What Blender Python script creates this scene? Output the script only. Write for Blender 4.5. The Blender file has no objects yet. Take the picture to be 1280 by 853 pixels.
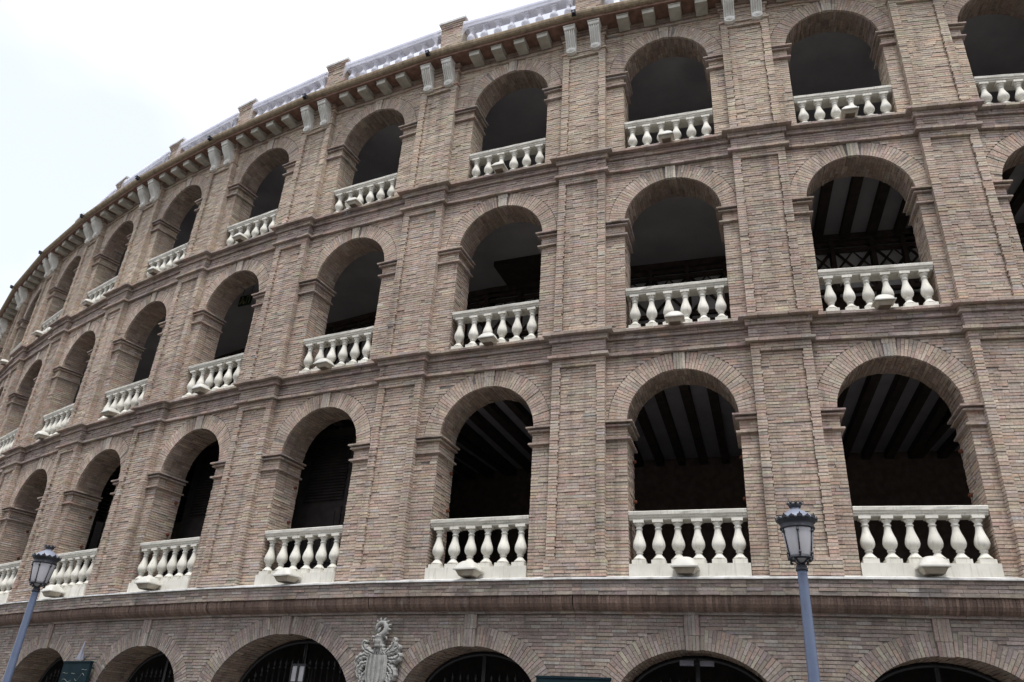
import bpy, bmesh, math, random
import numpy as np
from mathutils import Matrix, Vector

rng = np.random.default_rng(7)
random.seed(7)
SC = bpy.context.scene
COL = SC.collection
R_ = math.radians

# ------------------------------------------------------------------ camera
CAM_LOC = Vector((1.4827, -13.5988, 1.6))
YAW, PITCH, ROLL, FPX = -0.32804, 0.48202, 0.06293, 989.70
fwd = Vector((math.cos(PITCH) * math.sin(YAW), math.cos(PITCH) * math.cos(YAW), math.sin(PITCH)))
rgt = Vector((math.cos(YAW), -math.sin(YAW), 0))
upv = rgt.cross(fwd)
r2 = math.cos(ROLL) * rgt + math.sin(ROLL) * upv
u2 = -math.sin(ROLL) * rgt + math.cos(ROLL) * upv
cam_data = bpy.data.cameras.new('camera')
cam_data.sensor_width = 36.0
cam_data.lens = FPX / 1280 * 36.0
cam_data.clip_start = 0.05
cam_data.clip_end = 3000
cam = bpy.data.objects.new('camera', cam_data)
COL.objects.link(cam)
cam.matrix_world = Matrix(((r2.x, u2.x, -fwd.x, CAM_LOC.x), (r2.y, u2.y, -fwd.y, CAM_LOC.y),
                           (r2.z, u2.z, -fwd.z, CAM_LOC.z), (0, 0, 0, 1)))
SC.camera = cam

# ------------------------------------------------------------------ sky, sun, exposure
SUN_EL, SUN_AZ = R_(69), R_(156)      # azimuth clockwise from +Y (north): behind the camera, to its right
world = bpy.data.worlds.new('World')
SC.world = world
world.use_nodes = True
wn, wl = world.node_tree.nodes, world.node_tree.links
wn.clear()
w_out = wn.new('ShaderNodeOutputWorld')
w_bg = wn.new('ShaderNodeBackground')
w_bg.inputs['Strength'].default_value = 0.1
w_sky = wn.new('ShaderNodeTexSky')
w_sky.sky_type = 'NISHITA'
w_sky.sun_disc = False
w_sky.sun_elevation = SUN_EL
w_sky.sun_rotation = SUN_AZ
w_sky.air_density = 1.0
w_sky.dust_density = 2.0
w_tc = wn.new('ShaderNodeTexCoord')
w_map = wn.new('ShaderNodeMapping')
w_map.inputs['Location'].default_value = (3.86, -5.78, -4.1)
w_map.inputs['Scale'].default_value = (1.0, 1.0, 1.9)
w_noise = wn.new('ShaderNodeTexNoise')
w_noise.inputs['Scale'].default_value = 1.2
w_noise.inputs['Detail'].default_value = 5
w_noise.inputs['Roughness'].default_value = 0.5
w_ramp = wn.new('ShaderNodeValToRGB')
w_ramp.color_ramp.elements[0].position = 0.40
w_ramp.color_ramp.elements[0].color = (0.58, 0.58, 0.58, 1)
w_ramp.color_ramp.elements[1].position = 0.62
w_ramp.color_ramp.elements[1].color = (1, 1, 1, 1)
w_mix = wn.new('ShaderNodeMix')
w_mix.data_type = 'RGBA'
w_mix.inputs['B'].default_value = (6.6, 6.75, 7.2, 1)      # bright cloud cover
wl.new(w_tc.outputs['Generated'], w_map.inputs['Vector'])
wl.new(w_map.outputs['Vector'], w_noise.inputs['Vector'])
wl.new(w_noise.outputs['Fac'], w_ramp.inputs['Fac'])
wl.new(w_ramp.outputs['Color'], w_mix.inputs['Factor'])
wl.new(w_sky.outputs['Color'], w_mix.inputs['A'])
wl.new(w_mix.outputs['Result'], w_bg.inputs['Color'])
wl.new(w_bg.outputs['Background'], w_out.inputs['Surface'])

sun_d = bpy.data.lights.new('sun', 'SUN')
sun_d.energy = 1.5
sun_d.angle = R_(15)
sun_d.color = (1.0, 0.975, 0.94)
sun = bpy.data.objects.new('sun', sun_d)
COL.objects.link(sun)
sd = Vector((math.cos(SUN_EL) * math.sin(SUN_AZ), math.cos(SUN_EL) * math.cos(SUN_AZ), math.sin(SUN_EL)))
sun.rotation_euler = sd.to_track_quat('Z', 'Y').to_euler()
sun.location = sd * 60

SC.view_settings.view_transform = 'Standard'
SC.view_settings.look = 'None'
SC.view_settings.gamma = 1
SC.view_settings.exposure = 1.06
SC.render.engine = 'CYCLES'
SC.cycles.use_denoising = True
try:
    SC.cycles.denoiser = 'OPENIMAGEDENOISE'
except Exception:
    pass
SC.cycles.max_bounces = 8
SC.cycles.diffuse_bounces = 5
SC.cycles.transparent_max_bounces = 16


# ------------------------------------------------------------------ materials
def base_mat(name, rough=0.85):
    m = bpy.data.materials.new(name)
    m.use_nodes = True
    b = m.node_tree.nodes['Principled BSDF']
    b.inputs['Roughness'].default_value = rough
    b.inputs['Specular IOR Level'].default_value = 0.25
    return m, m.node_tree.nodes, m.node_tree.links, b


def noise_mat(name, c1, c2, scale=6.0, rough=0.8, bump=0.0, detail=4, stretch=(1, 1, 1), spec=0.25, metal=0.0,
              lo=0.35, hi=0.65, c3=None, scale3=1.5, amt3=0.6):
    m, n, l, b = base_mat(name, rough)
    b.inputs['Specular IOR Level'].default_value = spec
    b.inputs['Metallic'].default_value = metal
    geo = n.new('ShaderNodeNewGeometry')
    mp = n.new('ShaderNodeMapping')
    mp.inputs['Scale'].default_value = stretch
    l.new(geo.outputs['Position'], mp.inputs['Vector'])
    t = n.new('ShaderNodeTexNoise')
    t.inputs['Scale'].default_value = scale
    t.inputs['Detail'].default_value = detail
    l.new(mp.outputs['Vector'], t.inputs['Vector'])
    r = n.new('ShaderNodeValToRGB')
    r.color_ramp.elements[0].position = lo
    r.color_ramp.elements[1].position = hi
    r.color_ramp.elements[0].color = (*c1, 1)
    r.color_ramp.elements[1].color = (*c2, 1)
    l.new(t.outputs['Fac'], r.inputs['Fac'])
    out = r.outputs['Color']
    if c3 is not None:
        t3 = n.new('ShaderNodeTexNoise')
        t3.inputs['Scale'].default_value = scale3
        t3.inputs['Detail'].default_value = 6
        t3.inputs['Roughness'].default_value = 0.65
        l.new(mp.outputs['Vector'], t3.inputs['Vector'])
        r3 = n.new('ShaderNodeValToRGB')
        r3.color_ramp.elements[0].position = 0.5
        r3.color_ramp.elements[1].position = 0.72
        r3.color_ramp.elements[0].color = (0, 0, 0, 1)
        r3.color_ramp.elements[1].color = (amt3, amt3, amt3, 1)
        l.new(t3.outputs['Fac'], r3.inputs['Fac'])
        mx = n.new('ShaderNodeMix')
        mx.data_type = 'RGBA'
        mx.inputs['B'].default_value = (*c3, 1)
        l.new(r3.outputs['Color'], mx.inputs['Factor'])
        l.new(out, mx.inputs['A'])
        out = mx.outputs['Result']
    l.new(out, b.inputs['Base Color'])
    if bump:
        bp = n.new('ShaderNodeBump')
        bp.inputs['Strength'].default_value = bump
        bp.inputs['Distance'].default_value = 0.01
        t2 = n.new('ShaderNodeTexNoise')
        t2.inputs['Scale'].default_value = scale * 6
        t2.inputs['Detail'].default_value = 3
        l.new(geo.outputs['Position'], t2.inputs['Vector'])
        l.new(t2.outputs['Fac'], bp.inputs['Height'])
        l.new(bp.outputs['Normal'], b.inputs['Normal'])
    return m


def brick_mat():
    m, n, l, b = base_mat('fired_brick', 0.92)
    at = n.new('ShaderNodeAttribute')
    at.attribute_name = 'bcol'
    geo = n.new('ShaderNodeNewGeometry')
    # fine grain
    t = n.new('ShaderNodeTexNoise')
    t.inputs['Scale'].default_value = 28
    t.inputs['Detail'].default_value = 5
    t.inputs['Roughness'].default_value = 0.65
    l.new(geo.outputs['Position'], t.inputs['Vector'])
    mr = n.new('ShaderNodeMapRange')
    mr.inputs['From Min'].default_value = 0.3
    mr.inputs['From Max'].default_value = 0.7
    mr.inputs['To Min'].default_value = 0.72
    mr.inputs['To Max'].default_value = 1.22
    l.new(t.outputs['Fac'], mr.inputs['Value'])
    # broad weathering patches with a shape of their own
    mp = n.new('ShaderNodeMapping')
    mp.inputs['Scale'].default_value = (1, 1, 0.45)
    l.new(geo.outputs['Position'], mp.inputs['Vector'])
    t2 = n.new('ShaderNodeTexNoise')
    t2.inputs['Scale'].default_value = 0.9
    t2.inputs['Detail'].default_value = 6
    t2.inputs['Roughness'].default_value = 0.6
    l.new(mp.outputs['Vector'], t2.inputs['Vector'])
    mr2 = n.new('ShaderNodeMapRange')
    mr2.inputs['From Min'].default_value = 0.3
    mr2.inputs['From Max'].default_value = 0.7
    mr2.inputs['To Min'].default_value = 0.78
    mr2.inputs['To Max'].default_value = 1.18
    l.new(t2.outputs['Fac'], mr2.inputs['Value'])
    mps = n.new('ShaderNodeMapping')
    mps.inputs['Scale'].default_value = (5.5, 5.5, 0.28)
    l.new(geo.outputs['Position'], mps.inputs['Vector'])
    ts = n.new('ShaderNodeTexNoise')
    ts.inputs['Scale'].default_value = 1.0
    ts.inputs['Detail'].default_value = 4
    l.new(mps.outputs['Vector'], ts.inputs['Vector'])
    mrs = n.new('ShaderNodeMapRange')
    mrs.inputs['From Min'].default_value = 0.52
    mrs.inputs['From Max'].default_value = 0.78
    mrs.inputs['To Min'].default_value = 1.0
    mrs.inputs['To Max'].default_value = 0.62
    l.new(ts.outputs['Fac'], mrs.inputs['Value'])
    mus = n.new('ShaderNodeMath')
    mus.operation = 'MULTIPLY'
    l.new(mr2.outputs['Result'], mus.inputs[0])
    l.new(mrs.outputs['Result'], mus.inputs[1])
    mu = n.new('ShaderNodeMath')
    mu.operation = 'MULTIPLY'
    l.new(mr.outputs['Result'], mu.inputs[0])
    l.new(mus.outputs['Value'], mu.inputs[1])
    vm = n.new('ShaderNodeVectorMath')
    vm.operation = 'SCALE'
    l.new(at.outputs['Color'], vm.inputs[0])
    l.new(mu.outputs['Value'], vm.inputs['Scale'])
    # pale efflorescence
    t3 = n.new('ShaderNodeTexNoise')
    t3.inputs['Scale'].default_value = 2.3
    t3.inputs['Detail'].default_value = 7
    t3.inputs['Roughness'].default_value = 0.7
    l.new(geo.outputs['Position'], t3.inputs['Vector'])
    rp = n.new('ShaderNodeValToRGB')
    rp.color_ramp.elements[0].position = 0.58
    rp.color_ramp.elements[0].color = (0, 0, 0, 1)
    rp.color_ramp.elements[1].position = 0.78
    rp.color_ramp.elements[1].color = (0.5, 0.5, 0.5, 1)
    l.new(t3.outputs['Fac'], rp.inputs['Fac'])
    mx = n.new('ShaderNodeMix')
    mx.data_type = 'RGBA'
    mx.inputs['B'].default_value = (0.42, 0.39, 0.36, 1)
    l.new(rp.outputs['Color'], mx.inputs['Factor'])
    l.new(vm.outputs['Vector'], mx.inputs['A'])
    l.new(mx.outputs['Result'], b.inputs['Base Color'])
    bp = n.new('ShaderNodeBump')
    bp.inputs['Strength'].default_value = 0.5
    bp.inputs['Distance'].default_value = 0.006
    l.new(t.outputs['Fac'], bp.inputs['Height'])
    l.new(bp.outputs['Normal'], b.inputs['Normal'])
    return m


M = {}
M['brick'] = brick_mat()
M['mortar'] = noise_mat('dark_lime_mortar', (0.15, 0.132, 0.118), (0.25, 0.225, 0.20), 9, 0.95)
M['stone_white'] = noise_mat('cream_painted_stone', (0.625, 0.605, 0.535), (0.725, 0.705, 0.635), 3.0, 0.7, bump=0.15,
                             c3=(0.45, 0.43, 0.37), scale3=2.2, amt3=0.45)
def vary(m, lo, hi):
    n, l = m.node_tree.nodes, m.node_tree.links
    b = n['Principled BSDF']
    src = b.inputs['Base Color'].links[0].from_socket
    oi = n.new('ShaderNodeObjectInfo')
    mr = n.new('ShaderNodeMapRange')
    mr.inputs['To Min'].default_value = lo
    mr.inputs['To Max'].default_value = hi
    l.new(oi.outputs['Random'], mr.inputs['Value'])
    geo = n.new('ShaderNodeNewGeometry')
    mp = n.new('ShaderNodeMapping')
    mp.inputs['Scale'].default_value = (26, 26, 2.2)
    l.new(geo.outputs['Position'], mp.inputs['Vector'])
    t = n.new('ShaderNodeTexNoise')
    t.inputs['Scale'].default_value = 1
    t.inputs['Detail'].default_value = 4
    l.new(mp.outputs['Vector'], t.inputs['Vector'])
    ms = n.new('ShaderNodeMapRange')
    ms.inputs['From Min'].default_value = .55
    ms.inputs['From Max'].default_value = .8
    ms.inputs['To Min'].default_value = 1.0
    ms.inputs['To Max'].default_value = .62
    l.new(t.outputs['Fac'], ms.inputs['Value'])
    mu = n.new('ShaderNodeMath')
    mu.operation = 'MULTIPLY'
    l.new(mr.outputs['Result'], mu.inputs[0])
    l.new(ms.outputs['Result'], mu.inputs[1])
    vm = n.new('ShaderNodeVectorMath')
    vm.operation = 'SCALE'
    l.new(src, vm.inputs[0])
    l.new(mu.outputs['Value'], vm.inputs['Scale'])
    l.new(vm.outputs['Vector'], b.inputs['Base Color'])


vary(M['stone_white'], .90, 1.06)
M['bracket'] = noise_mat('painted_bracket', (0.60, 0.585, 0.53), (0.74, 0.73, 0.69), 4.0, 0.75, bump=0.2,
                         c3=(0.33, 0.31, 0.26), scale3=3, amt3=0.5)
M['modillion'] = noise_mat('grimy_beige_block', (0.33, 0.31, 0.26), (0.45, 0.43, 0.37), 4.0, 0.8, bump=0.2,
                           c3=(0.22, 0.20, 0.165), scale3=3, amt3=0.5)  # darker beige than the console paint, with darker blotches
M['cement'] = noise_mat('pale_cement_flashing', (0.45, 0.44, 0.42), (0.66, 0.66, 0.65), 3.5, 0.8, bump=0.2,
                        c3=(0.16, 0.15, 0.14), scale3=4, amt3=0.7)
M['gutter'] = noise_mat('weathered_ochre_gutter', (0.20, 0.15, 0.10), (0.34, 0.27, 0.18), 5.0, 0.85, bump=0.3,
                        stretch=(3.0, 3.0, 0.5), c3=(0.06, 0.05, 0.04), scale3=2.5, amt3=0.8)
M['soffit'] = noise_mat('brown_tile_soffit', (0.13, 0.075, 0.055), (0.22, 0.13, 0.10), 6.0, 0.9)
M['roof'] = noise_mat('roof_screed', (0.2, 0.19, 0.18), (0.3, 0.29, 0.27), 2.0, 0.9)
M['plaster'] = noise_mat('grey_ceiling_plaster', (0.27, 0.26, 0.27), (0.32, 0.31, 0.32), 1.2, 0.9,
                         c3=(0.42, 0.41, 0.41), scale3=0.9, amt3=0.6)
M['infill'] = noise_mat('ceiling_infill', (0.25, 0.24, 0.26), (0.30, 0.29, 0.31), 3.0, 0.9)
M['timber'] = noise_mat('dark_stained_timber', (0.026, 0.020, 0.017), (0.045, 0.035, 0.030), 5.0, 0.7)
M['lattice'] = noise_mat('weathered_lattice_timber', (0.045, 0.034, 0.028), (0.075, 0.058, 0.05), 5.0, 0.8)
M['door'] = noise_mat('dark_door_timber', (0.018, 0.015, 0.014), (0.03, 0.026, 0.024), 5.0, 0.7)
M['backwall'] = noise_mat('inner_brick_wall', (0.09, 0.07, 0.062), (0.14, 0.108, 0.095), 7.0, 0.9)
M['floor'] = noise_mat('gallery_floor', (0.33, 0.305, 0.285), (0.41, 0.38, 0.355), 2.0, 0.9)
M['pale'] = noise_mat('pale_panel', (0.72, 0.72, 0.74), (0.78, 0.78, 0.8), 2.0, 0.8)
M['pane'] = noise_mat('milky_lantern_pane', (0.26, 0.26, 0.27), (0.34, 0.34, 0.35), 3.0, 0.4)
M['iron'] = noise_mat('black_painted_iron', (0.014, 0.015, 0.018), (0.022, 0.023, 0.027), 8.0, 0.45, spec=0.5)
M['pole'] = noise_mat('blue_grey_paint', (0.105, 0.135, 0.215), (0.13, 0.165, 0.25), 5.0, 0.42, spec=0.45,
                      c3=(0.07, 0.09, 0.14), scale3=5, amt3=0.5)
M['lamptop'] = noise_mat('lantern_dome_paint', (0.20, 0.22, 0.28), (0.27, 0.29, 0.36), 6.0, 0.4, spec=0.5)
M['lampiron'] = noise_mat('charcoal_lamp_paint', (0.026, 0.028, 0.036), (0.04, 0.043, 0.054), 8.0, 0.5, spec=0.5)
M['lampglass'] = noise_mat('frosted_lamp_glass', (0.44, 0.44, 0.46), (0.52, 0.52, 0.54), 2.0, 0.35, spec=0.5)
M['flood'] = noise_mat('floodlight_cream_shell', (0.52, 0.51, 0.46), (0.62, 0.61, 0.56), 4.0, 0.5, spec=0.4,
                       c3=(0.4, 0.37, 0.32), scale3=5, amt3=0.4)
M['tray'] = noise_mat('dusty_tray_shell', (0.30, 0.26, 0.20), (0.42, 0.38, 0.31), 6.0, 0.6)
M['lens'] = noise_mat('dusty_brown_lens', (0.10, 0.075, 0.05), (0.16, 0.125, 0.09), 8.0, 0.3, spec=0.5)
M['black'] = noise_mat('matt_black_plastic', (0.012, 0.012, 0.013), (0.02, 0.02, 0.022), 8, 0.5)
M['arms'] = noise_mat('grey_carved_stone', (0.25, 0.25, 0.24), (0.42, 0.42, 0.40), 9.0, 0.9, bump=0.5,
                      c3=(0.11, 0.105, 0.10), scale3=9, amt3=0.75)
M['sign'] = noise_mat('dark_teal_sign_paint', (0.007, 0.018, 0.023), (0.010, 0.024, 0.030), 5, 0.8, spec=0.1)
M['signline'] = noise_mat('worn_pale_paint', (0.12, 0.14, 0.135), (0.2, 0.22, 0.21), 9, 0.6)
M['steel'] = noise_mat('grey_steel', (0.16, 0.17, 0.21), (0.22, 0.23, 0.28), 9, 0.45, spec=0.5)
M['rust'] = noise_mat('rusty_iron', (0.10, 0.035, 0.02), (0.16, 0.06, 0.035), 20, 0.9)
M['pave'] = noise_mat('grey_street_paving', (0.075, 0.073, 0.07), (0.12, 0.117, 0.112), 1.2, 0.9, bump=0.2)
M['pavement'] = noise_mat('stone_pavement', (0.17, 0.165, 0.155), (0.23, 0.22, 0.205), 2.5, 0.9, bump=0.2)
M['parapet'] = noise_mat('whitewashed_parapet', (0.60, 0.60, 0.65), (0.72, 0.72, 0.76), 3.0, 0.7)
M['exit'] = noise_mat('exit_sign_face', (0.01, 0.03, 0.02), (0.014, 0.04, 0.026), 5, 0.5)
M['exitmark'] = noise_mat('exit_sign_mark', (0.22, 0.22, 0.12), (0.26, 0.26, 0.15), 5, 0.5)


def sheet_mat():
    m, n, l, b = base_mat('translucent_polythene', 0.35)
    n.remove(b)
    out = n['Material Output']
    d = n.new('ShaderNodeBsdfDiffuse')
    d.inputs['Color'].default_value = (0.82, 0.83, 0.86, 1)
    tl = n.new('ShaderNodeBsdfTranslucent')
    tl.inputs['Color'].default_value = (0.87, 0.88, 0.92, 1)
    tr = n.new('ShaderNodeBsdfTransparent')
    tr.inputs['Color'].default_value = (0.95, 0.95, 1, 1)
    a = n.new('ShaderNodeMixShader')
    a.inputs['Fac'].default_value = 0.5
    c = n.new('ShaderNodeMixShader')
    geo = n.new('ShaderNodeNewGeometry')
    t = n.new('ShaderNodeTexNoise')
    t.inputs['Scale'].default_value = 3
    t.inputs['Detail'].default_value = 4
    l.new(geo.outputs['Position'], t.inputs['Vector'])
    mr = n.new('ShaderNodeMapRange')
    mr.inputs['To Min'].default_value = 0.22
    mr.inputs['To Max'].default_value = 0.55
    l.new(t.outputs['Fac'], mr.inputs['Value'])
    l.new(mr.outputs['Result'], c.inputs['Fac'])
    l.new(d.outputs[0], a.inputs[1])
    l.new(tl.outputs[0], a.inputs[2])
    l.new(tr.outputs[0], c.inputs[1])
    l.new(a.outputs[0], c.inputs[2])
    l.new(c.outputs[0], out.inputs['Surface'])
    return m


M['sheet'] = sheet_mat()


# ------------------------------------------------------------------ helpers
def link(name, mesh, parent=None, mat=None, world_m=None):
    o = bpy.data.objects.new(name, mesh)
    COL.objects.link(o)
    if mat is not None and not mesh.materials:
        mesh.materials.append(M[mat])
    if parent is not None:
        o.parent = parent
    if world_m is not None:
        if parent is not None:
            o.matrix_local = WM[parent.name].inverted() @ world_m
        else:
            o.matrix_local = world_m
    WM[o.name] = world_m.copy() if world_m is not None else (WM[parent.name].copy() if parent else Matrix.Identity(4))
    return o


WM = {}


def empty(name, m):
    o = bpy.data.objects.new(name, None)
    COL.objects.link(o)
    o.empty_display_size = 0.2
    o.matrix_local = m
    WM[o.name] = m.copy()
    return o


def tag(o, label, cat, group=None):
    o['label'] = label
    o['category'] = cat
    if group:
        o['group'] = group
    return o


def mesh_py(name, verts, faces, mat=None, smooth=False, fmats=None, mats=None):
    me = bpy.data.meshes.new(name)
    me.from_pydata([tuple(v) for v in verts], [], faces)
    if mats:
        for k in mats:
            me.materials.append(M[k])
    elif mat:
        me.materials.append(M[mat])
    if fmats is not None:
        me.polygons.foreach_set('material_index', fmats)
    if smooth:
        me.polygons.foreach_set('use_smooth', [True] * len(me.polygons))
    me.update()
    return me


class MB:
    """collects simple shapes of one mesh"""

    def __init__(s):
        s.v, s.f, s.m, s.sm = [], [], [], []

    def add(s, verts, faces, mi=0, smooth=False):
        b = len(s.v)
        s.v += [tuple(v) for v in verts]
        s.f += [tuple(b + i for i in f) for f in faces]
        s.m += [mi] * len(faces)
        s.sm += [smooth] * len(faces)

    def box(s, x0, x1, y0, y1, z0, z1, mi=0):
        v = [(x0, y0, z0), (x1, y0, z0), (x1, y1, z0), (x0, y1, z0), (x0, y0, z1), (x1, y0, z1), (x1, y1, z1), (x0, y1, z1)]
        s.add(v, [(0, 3, 2, 1), (4, 5, 6, 7), (0, 1, 5, 4), (1, 2, 6, 5), (2, 3, 7, 6), (3, 0, 4, 7)], mi)

    def frustum(s, x, y, z0, z1, a0, b0, a1, b1, mi=0):
        v = [(x - a0, y - b0, z0), (x + a0, y - b0, z0), (x + a0, y + b0, z0), (x - a0, y + b0, z0),
             (x - a1, y - b1, z1), (x + a1, y - b1, z1), (x + a1, y + b1, z1), (x - a1, y + b1, z1)]
        s.add(v, [(0, 3, 2, 1), (4, 5, 6, 7), (0, 1, 5, 4), (1, 2, 6, 5), (2, 3, 7, 6), (3, 0, 4, 7)], mi)

    def lathe(s, prof, n=16, c=(0, 0, 0), mi=0, smooth=True, cap=True):
        v = []
        for (r, z) in prof:
            for i in range(n):
                a = 2 * math.pi * i / n
                v.append((c[0] + r * math.cos(a), c[1] + r * math.sin(a), c[2] + z))
        f = []
        for j in range(len(prof) - 1):
            for i in range(n):
                i2 = (i + 1) % n
                f.append((j * n + i, j * n + i2, (j + 1) * n + i2, (j + 1) * n + i))
        s.add(v, f, mi, smooth)
        if cap:
            b = len(s.v) - len(v)
            s.f.append(tuple(b + n - 1 - i for i in range(n)))
            s.f.append(tuple(b + (len(prof) - 1) * n + i for i in range(n)))
            s.m += [mi, mi]
            s.sm += [False, False]

    def tube(s, pts, r, n=8, mi=0, close=False):
        pts = [Vector(p) for p in pts]
        rr = r if isinstance(r, (list, tuple)) else [r] * len(pts)
        v = []
        prev = None
        for i, p in enumerate(pts):
            a = pts[max(i - 1, 0)]
            b = pts[min(i + 1, len(pts) - 1)]
            t = (b - a).normalized()
            if prev is None:
                ref = Vector((0, 0, 1)) if abs(t.z) < 0.9 else Vector((1, 0, 0))
                nx = t.cross(ref).normalized()
            else:
                nx = (prev - t * prev.dot(t)).normalized()
            prev = nx
            ny = t.cross(nx)
            for k in range(n):
                an = 2 * math.pi * k / n
                v.append(p + (nx * math.cos(an) + ny * math.sin(an)) * rr[i])
        f = []
        for j in range(len(pts) - 1):
            for k in range(n):
                k2 = (k + 1) % n
                f.append((j * n + k, j * n + k2, (j + 1) * n + k2, (j + 1) * n + k))
        f.append(tuple(n - 1 - k for k in range(n)))
        f.append(tuple((len(pts) - 1) * n + k for k in range(n)))
        s.add(v, f, mi, True)

    def prism(s, poly, x0, x1, mi=0):
        """poly in (y,z), swept along x"""
        n = len(poly)
        v = [(x0, y, z) for y, z in poly] + [(x1, y, z) for y, z in poly]
        f = [(i, (i + 1) % n, n + (i + 1) % n, n + i) for i in range(n)]
        f.append(tuple(range(n - 1, -1, -1)))
        f.append(tuple(range(n, 2 * n)))
        s.add(v, f, mi)

    def mesh(s, name, *mats):
        me = bpy.data.meshes.new(name)
        me.from_pydata(s.v, [], s.f)
        for k in mats:
            me.materials.append(M[k])
        me.polygons.foreach_set('material_index', s.m)
        me.polygons.foreach_set('use_smooth', s.sm)
        me.update()
        return me


# ------------------------------------------------------------------ building frame: a large ring, one flat face for each bay
BR = 53.161
BW = 3.78
CEN = Vector((0, BR, 0))
TS = {-6: .084, -5: .030, -4: -.094, -3: -.194, -2: -.057, -1: .158, 0: .198, 1: .061, 2: -.186}
K0, K1 = -10, 3
BAYS = list(range(K0, K1 + 1))


def s_of(k):
    if k in TS:
        return k * BW + TS[k]
    if k > 2:
        return 2 * BW + TS[2] + (k - 2) * BW
    return -6 * BW + TS[-6] + (k + 6) * BW


ANG = {k: s_of(k) / BR for k in range(K0 - 1, K1 + 2)}
MID = {k: 0.5 * (ANG[k] + ANG[k + 1]) for k in range(K0 - 1, K1 + 1)}      # pier on the right of bay k
HALF = {k: (BR * math.tan(ANG[k] - MID[k - 1]), BR * math.tan(MID[k] - ANG[k])) for k in BAYS}


def frame(a, r=BR):
    n = Vector((math.sin(a), -math.cos(a), 0))
    t = Vector((math.cos(a), math.sin(a), 0))
    o = CEN + n * r
    return Matrix(((t.x, -n.x, 0, o.x), (t.y, -n.y, 0, o.y), (t.z, -n.z, 1, 0), (0, 0, 0, 1)))


BF = {k: frame(ANG[k]) for k in BAYS}
PF = {k: frame(MID[k], BR / math.cos(ANG[k + 1] - MID[k]) if k + 1 in ANG else BR) for k in MID}


def ring(k, off, z):
    """point on the mitre line of the pier right of bay k"""
    a = MID[k]
    n = Vector((math.sin(a), -math.cos(a), 0))
    return CEN + n * ((BR + off) / math.cos(ANG[k + 1] - a)) + Vector((0, 0, z))


def sweep(name, prof, mat, parent, closed=True, smooth=False):
    ks = list(range(K0 - 1, K1 + 1))
    v, f = [], []
    n = len(prof)
    for k in ks:
        for off, z in prof:
            v.append(ring(k, off, z))
    for i in range(len(ks) - 1):
        for j in range(n if closed else n - 1):
            j2 = (j + 1) % n
            f.append((i * n + j, (i + 1) * n + j, (i + 1) * n + j2, i * n + j2))
    if closed:
        f.append(tuple(range(n)))
        f.append(tuple((len(ks) - 1) * n + j for j in range(n - 1, -1, -1)))
    o = link(name, mesh_py(name, v, f, mat, smooth), parent)
    return o


# ------------------------------------------------------------------ bricks
PALS = {
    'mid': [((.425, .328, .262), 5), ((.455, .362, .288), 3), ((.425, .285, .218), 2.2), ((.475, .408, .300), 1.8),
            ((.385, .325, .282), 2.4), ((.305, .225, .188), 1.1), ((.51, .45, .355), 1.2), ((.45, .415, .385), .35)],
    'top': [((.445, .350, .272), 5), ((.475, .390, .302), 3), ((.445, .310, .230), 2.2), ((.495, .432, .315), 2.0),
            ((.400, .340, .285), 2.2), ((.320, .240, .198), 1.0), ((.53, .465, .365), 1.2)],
    'low': [((.262, .212, .182), 5), ((.295, .245, .207), 3), ((.275, .196, .163), 1.6), ((.325, .285, .225), 1.0),  # ground storey: grime, plus the lower facade's shade put into the brick colour
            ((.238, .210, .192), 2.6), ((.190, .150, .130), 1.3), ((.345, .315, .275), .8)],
    'arch': [((.435, .340, .270), 4), ((.460, .375, .300), 3), ((.430, .300, .236), 2.0), ((.48, .42, .33), 1.3), ((.365, .29, .242), 1.2)],
    'key': [((.50, .432, .348), 4), ((.47, .388, .312), 2), ((.43, .368, .32), 2)],
    'band': [((.345, .268, .222), 5), ((.375, .300, .248), 3), ((.335, .232, .188), 2.0), ((.395, .335, .260), 1.0),
             ((.315, .268, .242), 3), ((.250, .190, .165), 1.6)],
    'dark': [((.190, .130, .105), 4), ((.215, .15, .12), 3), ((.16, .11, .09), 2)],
    'sof': [((.295, .218, .172), 4), ((.34, .27, .21), 2), ((.235, .17, .135), 3), ((.38, .32, .25), .8)],  # arch soffits and upper frieze: underside shade put into darker brick colours
}
PULL = .56
TINT = np.array((1.035, 1.045, 1.065))
PARR = {k: (np.average([c for c, w in v], axis=0, weights=[w for c, w in v]) * (1 - PULL) + PULL * np.array([c for c, w in v]), np.array([w for c, w in v]) / sum(w for c, w in v)) for k, v in PALS.items()}


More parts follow.
